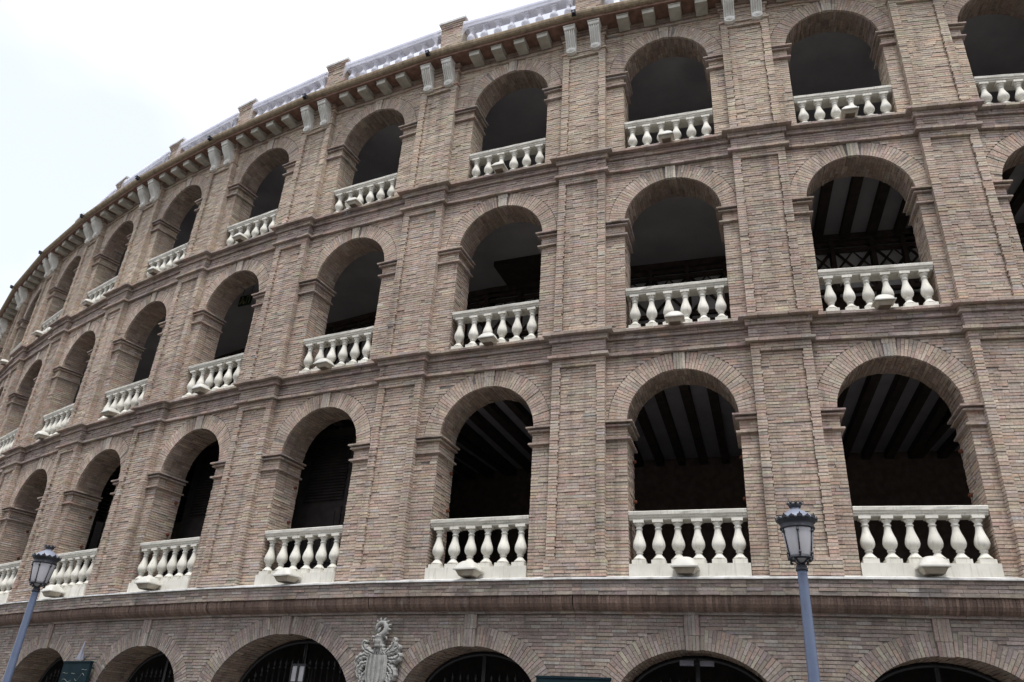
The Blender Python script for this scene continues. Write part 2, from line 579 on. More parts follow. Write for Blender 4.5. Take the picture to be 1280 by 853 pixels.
class BB:
    """a heap of brick boxes (optionally turned about the local depth axis, optionally wedge-shaped)"""
    CORN = np.array([(-1, -1, -1), (1, -1, -1), (1, 1, -1), (-1, 1, -1), (-1, -1, 1), (1, -1, 1), (1, 1, 1), (-1, 1, 1)], float)
    FACE = np.array([(0, 3, 2, 1), (4, 5, 6, 7), (0, 1, 5, 4), (1, 2, 6, 5), (2, 3, 7, 6), (3, 0, 4, 7)])

    def __init__(s):
        s.rows = []
        s.fr = []

    def add(s, c, h, rot=0.0, pal='mid', taper=0.0, fr=0):
        P, W = PARR[pal]
        i = np.searchsorted(np.cumsum(W), random.random())
        col = P[min(i, len(P) - 1)] * max(.6, random.gauss(1.0, .085))
        col = col * np.array((1 + random.gauss(0, .03), 1 + random.gauss(0, .018), 1 + random.gauss(0, .035)))
        col = col * TINT
        s.rows.append((*c, *h, rot, taper, *col))
        s.fr.append(fr)

    def box(s, x0, x1, y0, y1, z0, z1, pal='mid', fr=0):
        s.add(((x0 + x1) / 2, (y0 + y1) / 2, (z0 + z1) / 2), ((x1 - x0) / 2, (y1 - y0) / 2, (z1 - z0) / 2), 0, pal, 0, fr)

    def span(s, u0, u1, z0, z1, d, depth, pal='mid', fr=0, lmin=.17, lmax=.30, jx=.004, jz=.0055, jit=.004):
        """a course of bricks from u0 to u1, faces at depth d"""
        if u1 - u0 < .02:
            return
        u = u0
        first = True
        while u < u1 - 1e-6:
            L = random.uniform(lmin, lmax)
            if first:
                L *= random.uniform(.4, 1.0)
            first = False
            e = u + L
            if u1 - e < .08:
                e = u1
            dj = random.gauss(0, jit)
            tz = random.gauss(0, .0012)
            s.box(u + jx / 2, e - jx / 2, d + dj, d + depth, z0 + jz + tz, z1 - jz + tz, pal, fr)
            u = e

    def dspan(s, x0, x1, d0, d1, z0, z1, pal='mid', jz=.0055, jit=.004, side=1):
        """a course running into the depth on a reveal; x0 is the visible face"""
        u = d0
        while u < d1 - 1e-6:
            L = random.uniform(.17, .30)
            e = u + L
            if d1 - e < .08:
                e = d1
            j = random.gauss(0, jit)
            a, b = sorted((x0 + j, x1))
            s.box(a, b, u + .002, e - .002, z0 + jz, z1 - jz, pal)
            u = e

    def arrays(s, frames=None, idx=None):
        A = np.array(s.rows)
        fr = np.array(s.fr, dtype=object)
        if idx is not None:
            A = A[idx]
            fr = fr[idx]
        n = len(A)
        c, h, rot, tp, col = A[:, 0:3], A[:, 3:6], A[:, 6], A[:, 7], A[:, 8:11]
        L = BB.CORN[None] * h[:, None, :]
        sc = 1 + tp[:, None] * BB.CORN[None, :, 2]
        L[:, :, 0] = L[:, :, 0] * sc
        # small irregularity of each corner
        L = L + rng.normal(0, .0012, L.shape)
        cs, sn = np.cos(rot)[:, None], np.sin(rot)[:, None]
        x = L[:, :, 0] * cs + L[:, :, 2] * sn
        z = -L[:, :, 0] * sn + L[:, :, 2] * cs
        V = np.stack([x, L[:, :, 1], z], -1) + c[:, None, :]
        if frames is not None:
            for key in set(s.fr):
                mk = fr == key
                if not mk.any():
                    continue
                mm = np.array(frames[key])
                V[mk] = V[mk] @ mm[:3, :3].T + mm[:3, 3]
        F = (BB.FACE[None] + 8 * np.arange(n)[:, None, None]).reshape(-1, 4)
        C = np.repeat(col, 6, axis=0)
        return V.reshape(-1, 3), F, C

    def mesh(s, name, frames=None, idx=None, core=None, jitter=None):
        V, F, C = s.arrays(frames, idx)
        nb = len(F)
        if core is not None and core.v:
            cv = np.array(core.v, float)
            off = len(V)
            V = np.vstack([V, cv])
        me = bpy.data.meshes.new(name)
        loops = list(F.reshape(-1))
        starts = list(range(0, 4 * nb, 4))
        tot = [4] * nb
        mi = [0] * nb
        if core is not None and core.v:
            for f in core.f:
                starts.append(len(loops))
                tot.append(len(f))
                loops += [off + i for i in f]
                mi.append(1)
        me.vertices.add(len(V))
        me.vertices.foreach_set('co', V.astype(np.float32).ravel())
        me.loops.add(len(loops))
        me.loops.foreach_set('vertex_index', np.array(loops, dtype=np.int32))
        me.polygons.add(len(starts))
        me.polygons.foreach_set('loop_start', np.array(starts, dtype=np.int32))
        me.polygons.foreach_set('loop_total', np.array(tot, dtype=np.int32))
        me.materials.append(M['brick'])
        me.materials.append(M['mortar'])
        me.polygons.foreach_set('material_index', np.array(mi, dtype=np.int32))
        me.polygons.foreach_set('use_smooth', np.zeros(len(starts), dtype=bool))
        at = me.attributes.new('bcol', 'FLOAT_COLOR', 'FACE')
        cc = np.ones((len(starts), 4), np.float32)
        cc[:nb, :3] = C
        at.data.foreach_set('color', cc.ravel())
        me.update(calc_edges=True)
        me.validate()
        return me


# shared meshes for the bricks that are objects of their own
UNIT = {}


def unit_brick(pal, taper=0.0, nvar=14):
    key = (pal, round(taper, 3))
    if key not in UNIT:
        lst = []
        for i in range(nvar):
            b = BB()
            b.add((0, 0, 0), (1, 1, 1), 0, pal, taper)
            lst.append(b.mesh('single_brick'))
        UNIT[key] = lst
    return random.choice(UNIT[key])


# ================================================================== SETTING
def structure(o):
    o['kind'] = 'structure'
    return o


g = MB()
g.add([(-900, -900, 0), (900, -900, 0), (900, 900, 0), (-900, 900, 0)], [(0, 1, 2, 3)])
structure(link('ground', g.mesh('ground', 'pave')))
pv, pf = [], []
ks = list(range(K0 - 1, K1 + 1))
for k in ks:
    for off, z in ((-0.2, .14), (3.4, .14), (3.4, 0.0)):
        pv.append(ring(k, off, z))
for i in range(len(ks) - 1):
    for j in range(2):
        pf.append((i * 3 + j, i * 3 + j + 1, (i + 1) * 3 + j + 1, (i + 1) * 3 + j))
structure(link('pavement', mesh_py('pavement', pv, pf, 'pavement')))

# unseen houses added across the street, behind the viewpoint, to block the horizon sky
M['render_a'] = noise_mat('cream_house_render', (0.34, 0.30, 0.24), (0.42, 0.38, 0.31), 0.6, 0.9)
M['render_b'] = noise_mat('grey_house_render', (0.26, 0.25, 0.24), (0.34, 0.33, 0.31), 0.6, 0.9)
M['render_c'] = noise_mat('pink_house_render', (0.36, 0.25, 0.20), (0.44, 0.32, 0.26), 0.6, 0.9)
M['winglass'] = noise_mat('dark_window_glass', (0.02, 0.024, 0.028), (0.035, 0.04, 0.045), 1.0, 0.12, spec=0.5)
win = MB()
win.box(-.62, .62, .10, .16, .05, 1.95)
win_mesh = win.mesh('house_window', 'winglass')
wfr = MB()
wfr.box(-.70, .70, -.10, .20, -.06, .0)
wfr.box(-.66, -.58, .0, .20, .0, 2.0)
wfr.box(.58, .66, .0, .20, .0, 2.0)
wfr.box(-.66, .66, .0, .20, 2.0, 2.08)
wfr.box(-.03, .03, .04, .17, .0, 2.0)
wfr_mesh = wfr.mesh('window_frame', 'stone_white')
for (hx, hw_, hh_, mt, lab) in ((-58, 24, 15.6, 'render_b', 'grey rendered house across the street, facing the far end of the bullring'),
                                (-33, 25, 18.8, 'render_a', 'tall cream house across the street from the bullring, between two lower houses'),
                                (-8, 24, 16.4, 'render_c', 'pink rendered house across the street, directly facing the bullring lamps'),
                                (17, 25, 19.6, 'render_a', 'tallest cream house across the street, standing beside the pink house'),
                                (43, 26, 16.2, 'render_b', 'grey rendered house across the street at the end of the row')):
    hm = Matrix.Translation((hx, -43.0, 0)) @ Matrix.Rotation(math.pi, 4, 'Z')
    house = empty('town_house', hm)
    tag(house, lab, 'house', 'houses across the street')
    b = MB()
    b.box(-hw_ / 2, hw_ / 2, .18, 12, 0, hh_)
    b.box(-hw_ / 2, hw_ / 2, -.02, .178, 0, 4.0)
    link('wall', b.mesh('house_wall', mt), house, None, hm)
    b = MB()
    b.box(-hw_ / 2, hw_ / 2, -.45, .6, hh_, hh_ + .35)
    b.box(-hw_ / 2 + .1, hw_ / 2 - .1, .1, 11.8, hh_ + .352, hh_ + 1.2)
    link('roof', b.mesh('house_roof', 'stone_white'), house, None, hm)
    for fl_ in range(int((hh_ - 4.2) / 3.6)):
        for c_ in range(7):
            mm_ = hm @ Matrix.Translation((-hw_ / 2 + hw_ * (c_ + .5) / 7, 0, 4.9 + fl_ * 3.6))
            wdw = link('window', win_mesh, house, None, mm_)
            link('frame', wfr_mesh, wdw, None, mm_)
    for c_ in range(4):
        mm_ = hm @ Matrix.Translation((-hw_ / 2 + hw_ * (c_ + .5) / 4, -.24, .05)) @ Matrix.Diagonal((2.2, 1, 1.5, 1))
        link('shop_window', win_mesh, house, None, mm_)

# ================================================================== THE BULLRING
bull = empty('bullring', Matrix.Translation((0, 0, 0)))
tag(bull, 'curved brick bullring facade with three tiers of arched galleries and cream balustrades', 'building')

PITCH_Z = .058
WT = .86           # wall thickness
#       zb     zt     spring  radius  ring  entablature from/to
LV = {1: dict(zb=4.36, zp=4.40, zt=5.50, sp=7.19, r=1.0, ext=1.35, e0=8.535, e1=9.06, pal='mid', wt=.74),
      2: dict(zb=9.06, zp=9.07, zt=10.06, sp=11.72, r=1.0, ext=1.33, e0=13.04, e1=13.58, pal='mid', wt=.67),
      3: dict(zb=13.58, zp=13.585, zt=14.49, sp=15.98, r=.98, ext=1.32, e0=17.30, e1=17.52, pal='top', wt=.63)}


def g_arch(k):
    """ground storey: centre height, half width, rise, ring thickness, keystone foot"""
    if k == -2:
        return dict(sp=2.17, a=1.72, b=1.28, t=.33)
    return dict(sp=2.30, a=1.30, b=.95, t=.33)


def arch_pts(k, lv, grow=0.0, n=28):
    if lv == 0:
        G = g_arch(k)
        return [((G['a'] + grow) * math.cos(math.pi * i / n), G['sp'] + (G['b'] + grow) * math.sin(math.pi * i / n)) for i in range(n + 1)]
    L = LV[lv]
    return [((L['r'] + grow) * math.cos(math.pi * i / n), L['sp'] + (L['r'] + grow) * math.sin(math.pi * i / n)) for i in range(n + 1)]


def ext_x(k, lv, z):
    """half width of the hole in the coursed brickwork at height z (arch with its ring)"""
    if lv == 0:
        G = g_arch(k)
        if z < G['sp']:
            return G['a']
        q = (z - G['sp']) / (G['b'] + G['t'])
        return (G['a'] + G['t']) * math.sqrt(1 - q * q) + .012 if q < 1 else None
    L = LV[lv]
    if z < L['sp']:
        return L['r']
    q = z - L['sp']
    e = L['ext'] + .012
    return math.sqrt(e * e - q * q) if q < e else None


# ---- wall core (recessed mortar bed, reveals, inner face) --------------------------------
core = MB()
MB_D = .011                  # mortar recess


def core_level(k, lv, z0, z1):
    hl, hr = HALF[k]
    pts = arch_pts(k, lv, .012)
    WT = LV[lv]['wt'] if lv else .80
    sp = pts[0][1]
    a = pts[0][0]
    m = BF[k]
    W = lambda u, d, z: tuple(m @ Vector((u, d, z)))
    for d in (MB_D, WT):
        core.add([W(-hl, d, z0), W(-a, d, z0), W(-a, d, sp), W(-hl, d, sp)], [(0, 1, 2, 3)])
        core.add([W(a, d, z0), W(hr, d, z0), W(hr, d, sp), W(a, d, sp)], [(0, 1, 2, 3)])
        core.add([W(-hl, d, sp), W(-a, d, sp), W(-a, d, z1), W(-hl, d, z1)], [(0, 1, 2, 3)])
        core.add([W(a, d, sp), W(hr, d, sp), W(hr, d, z1), W(a, d, z1)], [(0, 1, 2, 3)])
        for i in range(len(pts) - 1):
            (x1, y1), (x2, y2) = pts[i], pts[i + 1]
            core.add([W(x2, d, y2), W(x1, d, y1), W(x1, d, z1), W(x2, d, z1)], [(0, 1, 2, 3)])
    seq = [(a, z0)] + pts + [(-a, z0)]
    for i in range(len(seq) - 1):
        (x1, y1), (x2, y2) = seq[i], seq[i + 1]
        core.add([W(x1, MB_D, y1), W(x2, MB_D, y2), W(x2, WT, y2), W(x1, WT, y1)], [(0, 1, 2, 3)])


for k in BAYS:
    core_level(k, 0, 0.0, 4.36)
    for lv in (1, 2, 3):
        core_level(k, lv, LV[lv]['zb'], LV[lv]['e1'])
wall = link('wall', core.mesh('wall', 'mortar'), bull)

# ---- coursed wall bricks ------------------------------------------------------------------
WB = BB()
for k in BAYS:
    hl, hr = HALF[k]
    # ground storey, all across
    nrow = int(round((3.77 - 2.0) / PITCH_Z))
    ph = (3.77 - 2.0) / nrow
    rows0 = [(2.0 + i * ph, 2.0 + (i + 1) * ph) for i in range(nrow)]
    for z0, z1 in rows0:
        e = ext_x(k, 0, (z0 + z1) / 2)
        kw = .13 if z0 > 3.3 else 0
        # the neighbour's ring may reach over the joint between the two bays
        lo, hi = -hl, hr
        if k == -1:
            q = ext_x(-2, 0, (z0 + z1) / 2)
            if q: lo = max(lo, -hl - HALF[-2][1] + q)
        if k == -3:
            q = ext_x(-2, 0, (z0 + z1) / 2)
            if q: hi = min(hi, hr + HALF[-2][0] - q)
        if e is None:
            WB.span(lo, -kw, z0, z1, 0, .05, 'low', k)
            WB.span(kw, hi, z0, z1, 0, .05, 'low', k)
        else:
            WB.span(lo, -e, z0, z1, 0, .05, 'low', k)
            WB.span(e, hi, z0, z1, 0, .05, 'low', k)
    for lv in (1, 2, 3):
        L = LV[lv]
        nrow = int(round((L['e0'] - L['zb']) / PITCH_Z))
        ph = (L['e0'] - L['zb']) / nrow
        for i in range(nrow):
            z0, z1 = L['zb'] + i * ph, L['zb'] + (i + 1) * ph
            e = ext_x(k, lv, (z0 + z1) / 2)
            if e is None:
                e = .13
            WB.span(-hl + .50, -e, z0, z1, 0, .05, L['pal'], k)
            WB.span(e, hr - .50, z0, z1, 0, .05, L['pal'], k)

# choose the bricks that show largest
rows = np.array(WB.rows)
frs = np.array(WB.fr)
cw = np.zeros((len(rows), 3))
nrm = np.zeros((len(rows), 3))
tdir = np.zeros((len(rows), 3))
for k in BAYS:
    mk = frs == k
    mm = np.array(BF[k])
    cw[mk] = rows[mk, :3] @ mm[:3, :3].T + mm[:3, 3]
    nrm[mk] = -mm[:3, 1]
    tdir[mk] = mm[:3, 0]
dv = cw - np.array(CAM_LOC)
dist = np.linalg.norm(dv, axis=1)
zz = dv @ np.array(fwd)
px = 640 + FPX * (dv @ np.array(r2)) / zz
py = 426.5 - FPX * (dv @ np.array(u2)) / zz
cosn = np.abs((dv * nrm).sum(1)) / dist
area = rows[:, 3] * rows[:, 5] * cosn / dist ** 2
vis = (px > 8) & (px < 1272) & (py > 8) & (py < 847) & (zz > 0)
area[~vis] = 0
order = np.argsort(-area)
single = order[:300]
rest = np.setdiff1d(np.arange(len(rows)), single)
bw = link('brickwork', WB.mesh('brickwork', BF, rest), wall)
bw['kind'] = 'stuff'
for i in single:
    rw = rows[i]
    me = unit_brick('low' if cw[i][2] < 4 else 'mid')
    mloc = BF[int(frs[i])] @ Matrix.Translation(rw[:3]) @ Matrix.Diagonal((rw[3], rw[4], rw[5], 1))
    link('brick', me, wall, None, mloc)

# ---- arch rings, keystones, reveals, imposts ----------------------------------------------
n_vous = 0
single_rings = [(0, 0), (1, 0), (-1, 0)]       # nearest rings: every voussoir an object


def make_ring(k, lv):
    global n_vous
    bb = BB()
    if lv == 0:
        G = g_arch(k)
        a, b, t, sp = G['a'], G['b'], G['t'], G['sp']
        kh = .125
    else:
        L = LV[lv]
        a = b = L['r']
        t, sp, kh = L['ext'] - L['r'], L['sp'], .115
    # walk along the middle line in equal steps
    N = 400
    th = np.linspace(0, math.pi, N)
    xm, zm = (a + t / 2) * np.cos(th), (b + t / 2) * np.sin(th)
    ln = np.concatenate([[0], np.cumsum(np.hypot(np.diff(xm), np.diff(zm)))])
    nv = int(round(ln[-1] / .062))
    for i in range(nv):
        q = np.interp((i + .5) / nv * ln[-1], ln, th)
        x, z = (a + t / 2) * math.cos(q), (b + t / 2) * math.sin(q)
        if abs(x) < kh + .02 and z > 0:
            continue
        # direction outward
        nx, nz = math.cos(q) / (a + t / 2), math.sin(q) / (b + t / 2)
        nn = math.hypot(nx, nz)
        nx, nz = nx / nn, nz / nn
        rot = math.atan2(nx, nz)
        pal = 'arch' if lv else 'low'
        tp_full = t / 2 / (min(a, b) + t / 2)
        mode = i % 2
        cut = t * (.36 if mode else .64) + random.gauss(0, .008)
        dj = random.gauss(-.002, .003)
        for (ra, rb) in ((-t / 2, -t / 2 + cut), (-t / 2 + cut, t / 2)):
            rm = (ra + rb) / 2
            wmid = .062 * (1 + rm / (min(a, b) + t / 2)) - .010
            c = (x + nx * rm, dj + .03, sp + z + nz * rm)
            h = (wmid / 2, .03, (rb - ra) / 2 - .003)
            bb.add(c, h, rot, pal, tp_full * (rb - ra) / t)
    # backing of the ring
    cm = MB()
    n = 28
    P1 = [((a + .004) * math.cos(math.pi * i / n), sp + (b + .004) * math.sin(math.pi * i / n)) for i in range(n + 1)]
    P2 = [((a + t + .008) * math.cos(math.pi * i / n), sp + (b + t + .008) * math.sin(math.pi * i / n)) for i in range(n + 1)]
    for i in range(n):
        v = [(P1[i][0], .006, P1[i][1]), (P2[i][0], .006, P2[i][1]), (P2[i + 1][0], .006, P2[i + 1][1]), (P1[i + 1][0], .006, P1[i + 1][1])]
        cm.add(v, [(0, 1, 2, 3)])
    if (k, lv) in single_rings and n_vous < 300:
        o = link('archivolt', cm.mesh('archivolt', 'mortar'), bull, None, BF[k])
        for rw in bb.rows:
            me = unit_brick('arch' if lv else 'low', round(rw[7], 2), 8)
            mm = BF[k] @ Matrix.Translation(rw[:3]) @ Matrix.Rotation(rw[6], 4, 'Y') @ Matrix.Diagonal((rw[3], rw[4], rw[5], 1))
            link('voussoir', me, o, None, mm)
            n_vous += 1
    else:
        link('archivolt', bb.mesh('archivolt', core=cm), bull, None, BF[k])


def make_keystone(k, lv):
    bb = BB()
    if lv == 0:
        G = g_arch(k)
        z0, z1 = G['sp'] + G['b'] - .02, 3.775
        w0, w1, pr = .10, .125, .035
        if k == -2:
            w0, w1 = .11, .12
    else:
        L = LV[lv]
        z0, z1 = L['sp'] + L['r'] - .015, L['e0'] - .004
        w0, w1, pr = .095, .12, .028
    n = 4
    lo = z0
    while lo < z1 - .02:
        hi = min(z1, lo + random.uniform(.2, .3))
        if z1 - hi < .1:
            hi = z1
        for i in range(n):
            f0 = (lo - z0) / (z1 - z0)
            f1 = (hi - z0) / (z1 - z0)
            w = w0 + (w1 - w0) * (f0 + f1) / 2
            st = 2 * w / n
            c = (-w + st * (i + .5), -pr + .035 + random.gauss(0, .002), (lo + hi) / 2)
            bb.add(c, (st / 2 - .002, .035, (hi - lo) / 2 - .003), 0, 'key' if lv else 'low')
        lo = hi
    link('keystone', bb.mesh('keystone'), bull, None, BF[k])


def make_reveal(k, lv):
    bb = BB()
    if lv == 0:
        G = g_arch(k)
        a, b, sp, zb, dep = G['a'], G['b'], G['sp'], 1.6, .80
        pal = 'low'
    else:
        L = LV[lv]
        a = b = L['r']
        sp, zb, dep = L['sp'], L['zb'], L['wt']
        pal = L['pal']
    nr = int(round((sp - zb) / PITCH_Z))
    ph = (sp - zb) / nr
    for i in range(nr):
        for sgn in (-1, 1):
            bb.dspan(sgn * a, sgn * (a + .05), .052, dep, zb + i * ph, zb + (i + 1) * ph, pal)
    n = int(round(math.pi * (a + b) / 2 / .06))
    for i in range(n):
        q = math.pi * (i + .5) / n
        nx, nz = math.cos(q) / a, math.sin(q) / b
        nn = math.hypot(nx, nz)
        rot = math.atan2(nx / nn, nz / nn)
        u = .062
        seg = math.pi / n * math.hypot(a * math.sin(q), b * math.cos(q))
        while u < dep - 1e-6:
            e = u + random.uniform(.17, .30)
            if dep - e < .09:
                e = dep
            j = random.gauss(0, .004)
            cx, cz = (a + .03 + j) * math.cos(q), sp + (b + .03 + j) * math.sin(q)
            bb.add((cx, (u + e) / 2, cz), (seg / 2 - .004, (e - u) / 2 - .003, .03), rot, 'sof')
            u = e
    link('reveal', bb.mesh('reveal'), bull, None, BF[k])


def make_imposts(k, lv):
    L = LV[lv]
    hl, hr = HALF[k]
    a, sp, WT = L['r'], L['sp'], L['wt']
    for sgn, lim in ((-1, hl - .515), (1, hr - .515)):
        bb = BB()
        layers = [(-.034, .0, .115), (-.068, -.036, .040), (-.102, -.070, .074), (-.354, -.318, .070)]
        for z0, z1, p in layers:
            x0, x1 = (a - p, lim) if sgn > 0 else (-lim, -(a - p))
            bb.span(x0, x1, sp + z0, sp + z1, -p, p + .04, 'band', 0, .2, .32, .002, .0012, .002)
            d = .041
            while d < WT:
                e = min(d + random.uniform(.2, .32), WT + .01)
                x0, x1 = (a - p, a + .04) if sgn > 0 else (-a - .04, -(a - p))
                j = random.gauss(0, .002)
                bb.box(x0 + j, x1 + j, d + .001, e - .001, sp + z0 + .0012, sp + z1 - .0012, 'band')
                d = e
        # neck between the mouldings
        x0, x1 = (a - .008, lim) if sgn > 0 else (-lim, -(a - .008))
        for i in range(4):
            z0 = sp - .316 + i * .0545
            bb.span(x0, x1, z0, z0 + .0545, -.008, .04, L['pal'], 0)
        link('impost', bb.mesh('impost'), bull, None, BF[k])


for k in BAYS:
    for lv in (0, 1, 2, 3):
        make_ring(k, lv)
        make_keystone(k, lv)
        make_reveal(k, lv)
        if lv:
            make_imposts(k, lv)

# ---- pilasters ------------------------------------------------------------------------------
PW = .525


def make_pilaster(k, lv):
    L = LV[lv]
    bb = BB()
    cm = MB()
    pal = L['pal']
    zb, e0 = L['zb'], L['e0']
    top = e0 if lv < 3 else 16.86
    ptop = top - .19 if lv < 3 else 16.74
    pbot = zb + (.29 if lv == 1 else .12)
    F, Pn = -.125, -.066
    nrow = int(round((top - zb) / PITCH_Z))
    ph = (top - zb) / nrow
    for i in range(nrow):
        z0, z1 = zb + i * ph, zb + (i + 1) * ph
        zc = (z0 + z1) / 2
        if zc < pbot:
            ex = .03 if lv == 1 else .0
            bb.span(-PW - ex, PW + ex, z0, z1, F - ex * .6, .16, pal)
        elif zc > ptop:
            bb.span(-PW, PW, z0, z1, F, .14, pal)
        else:
            wl_, wr_ = .165 + random.choice((-.012, .006)), .165 + random.choice((-.012, .006))
            bb.span(-PW, -PW + wl_, z0, z1, F, .14, pal, 0, .3, .4)
            bb.span(PW - wr_, PW, z0, z1, F, .14, pal, 0, .3, .4)
            bb.span(-PW + wl_ + .004, PW - wr_ - .004, z0, z1, Pn, .10, pal)
    cm.box(-PW + .012, PW - .012, Pn + .013, .03, zb, top)
    cm.box(-PW + .012, -PW + .15, F + .013, Pn + .02, zb, top)
    cm.box(PW - .15, PW - .012, F + .013, Pn + .02, zb, top)
    if lv == 3:
        bb.span(-PW - .03, PW + .03, 16.86, 16.90, F - .035, .16, pal, 0, .2, .32, .002, .001)
        nr = 7
        for i in range(nr):
            z0 = 16.90 + i * (17.31 - 16.90) / nr
            bb.span(-PW + .02, PW - .02, z0, z0 + (17.31 - 16.90) / nr, F + .01, .14, pal)
        cm.box(-PW + .03, PW - .03, F + .025, .03, 16.87, 17.31)
    link('pilaster', bb.mesh('pilaster', core=cm), bull, None, PF[k])


def entab_rows(lv):
    L = LV[lv]
    n = 9
    h = (L['e1'] - L['e0']) / n
    pr = [.085, .015, .015, .015, .015, .015, .066, .072, .178]
    return [(L['e0'] + i * h, L['e0'] + (i + 1) * h, pr[i]) for i in range(n)]


def make_string(k, lv):
    bb = BB()
    hl, hr = HALF[k]
    for z0, z1, p in entab_rows(lv):
        lo = .16 if p > .03 else .05
        bb.span(-hl + .48, hr - .48, z0, z1, -p, p + .04, 'band', 0, .18, .3, .004, .003 if p > .03 else .0055)
    link('string_course', bb.mesh('string_course'), bull, None, BF[k])


def make_ressaut(k, lv):
    bb = BB()
    cm = MB()
    for z0, z1, p in entab_rows(lv):
        w = PW + p
        bb.span(-w, w, z0, z1, -.125 - p, p + .165, 'band', 0, .18, .3, .004, .003 if p > .03 else .0055)
    cm.box(-PW + .01, PW - .01, -.11, .03, LV[lv]['e0'], LV[lv]['e1'])
    link('pilaster_capital', bb.mesh('pilaster_capital', core=cm), bull, None, PF[k])


PIERS = [k for k in range(K0, K1)]
for k in PIERS:
    for lv in (1, 2, 3):
        make_pilaster(k, lv)
    for lv in (1, 2):
        make_ressaut(k, lv)
for k in BAYS:
    for lv in (1, 2):
        make_string(k, lv)

# ---- ground storey cornice: fillet, dark cavetto of headers, band, flashing ---------------
for k in BAYS:
    hl, hr = HALF[k]
    bb = BB()
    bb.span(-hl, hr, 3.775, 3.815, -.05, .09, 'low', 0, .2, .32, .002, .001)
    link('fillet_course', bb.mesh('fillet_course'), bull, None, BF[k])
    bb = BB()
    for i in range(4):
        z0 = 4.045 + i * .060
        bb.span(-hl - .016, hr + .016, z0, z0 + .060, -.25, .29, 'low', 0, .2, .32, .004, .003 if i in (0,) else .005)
    link('band_course', bb.mesh('band_course'), bull, None, BF[k])
# moulding made of upright shaped bricks
mv, mf, mcol = [], [], []
prof = []
for i in range(6):
    q = math.pi / 2 * i / 5
    prof.append((.05 + .185 * (1 - math.cos(q)) + .0, 3.815 + .22 * math.sin(q)))
prof = [(.06, 3.815), (.12, 3.832), (.168, 3.868), (.200, 3.92), (.213, 3.98), (.205, 4.045)]
for k in BAYS:
    hl, hr = HALF[k]
    n = int((hl + hr) / .047)
    st = (hl + hr) / n
    m = BF[k]
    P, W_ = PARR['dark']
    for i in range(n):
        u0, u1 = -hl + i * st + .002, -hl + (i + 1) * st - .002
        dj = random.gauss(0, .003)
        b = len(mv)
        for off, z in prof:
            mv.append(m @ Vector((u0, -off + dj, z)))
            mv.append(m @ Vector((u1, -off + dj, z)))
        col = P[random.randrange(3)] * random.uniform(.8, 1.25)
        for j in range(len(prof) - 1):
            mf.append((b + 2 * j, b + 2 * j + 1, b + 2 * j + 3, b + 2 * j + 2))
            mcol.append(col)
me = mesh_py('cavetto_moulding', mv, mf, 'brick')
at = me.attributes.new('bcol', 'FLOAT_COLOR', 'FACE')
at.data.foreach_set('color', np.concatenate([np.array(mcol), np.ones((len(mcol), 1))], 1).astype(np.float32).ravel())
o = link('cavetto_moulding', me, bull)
o['kind'] = 'stuff'
sweep('cornice_bed', [(.0, 3.80), (.045, 3.81), (.19, 4.05), (.235, 4.06), (.235, 4.284), (.0, 4.284)], 'mortar', bull)
sweep('ledge_flashing', [(-.02, 4.40), (.24, 4.325), (.285, 4.318), (.29, 4.29), (.262, 4.286), (-.02, 4.286)], 'cement', bull)

# ---- roof cornice ---------------------------------------------------------------------------
for k in BAYS:
    hl, hr = HALF[k]
    bb = BB()
    for z0, z1, p in ((17.30, 17.34, .045), (17.34, 17.40, .03), (17.40, 17.46, .07), (17.46, 17.52, .10)):
        bb.span(-hl + .46, hr - .46, z0, z1, -p, p + .04, 'sof' if z0 > 17.35 else 'mid', 0, .18, .3, .003, .002)
    link('frieze', bb.mesh('frieze'), bull, None, BF[k])
for k in PIERS:
    bb = BB()
    for z0, z1, p in ((17.31, 17.345, .05), (17.345, 17.40, .035), (17.40, 17.46, .08), (17.46, 17.518, .11)):
        bb.span(-PW - p * .6, PW + p * .6, z0, z1, -.10 - p, p + .14, 'sof' if z0 > 17.35 else 'mid', 0, .18, .3, .003, .002)
    link('frieze', bb.mesh('frieze'), bull, None, PF[k])
sweep('cornice_soffit', [(-.1, 17.525), (.53, 17.525), (.53, 17.59), (-.1, 17.62)], 'soffit', bull)
sweep('gutter', [(.50, 17.594), (.545, 17.594), (.60, 17.615), (.632, 17.66), (.64, 17.72), (.625, 17.765), (.605, 17.775),
                 (.59, 17.76), (.60, 17.70), (.575, 17.65), (.52, 17.63), (.40, 17.70), (.40, 17.63)], 'gutter', bull)
sweep('roof', [(.45, 17.68), (-.05, 17.80), (-4.3, 18.3), (-4.3, 17.3), (-.9, 17.3), (-.1, 17.64)], 'roof', bull)

mo = MB()
mo.box(-.135, .135, -.455, -.06, 17.385, 17.492)
mo.box(-.150, .150, -.470, -.06, 17.492, 17.522)
mod_mesh = mo.mesh('modillion', 'modillion')
for k in BAYS:
    for u in (-.92, -.31, .31, .92):
        m = BF[k] @ Matrix.Translation((u, 0, 0))
        link('modillion', mod_mesh, bull, None, m)

cs = MB()


def console_profile(sh):
    pts = [(.10, 17.40), (.415, 17.40), (.425, 17.37), (.415, 17.32), (.375, 17.25), (.315, 17.17), (.255, 17.08), (.215, 17.00),
           (.200, 16.94), (.215, 16.89), (.205, 16.855), (.165, 16.835), (.125, 16.84), (.10, 16.86)]
    return [(-(o - sh if o > .13 else o), z + (sh * .3 if z < 16.9 else 0)) for o, z in pts][::-1]


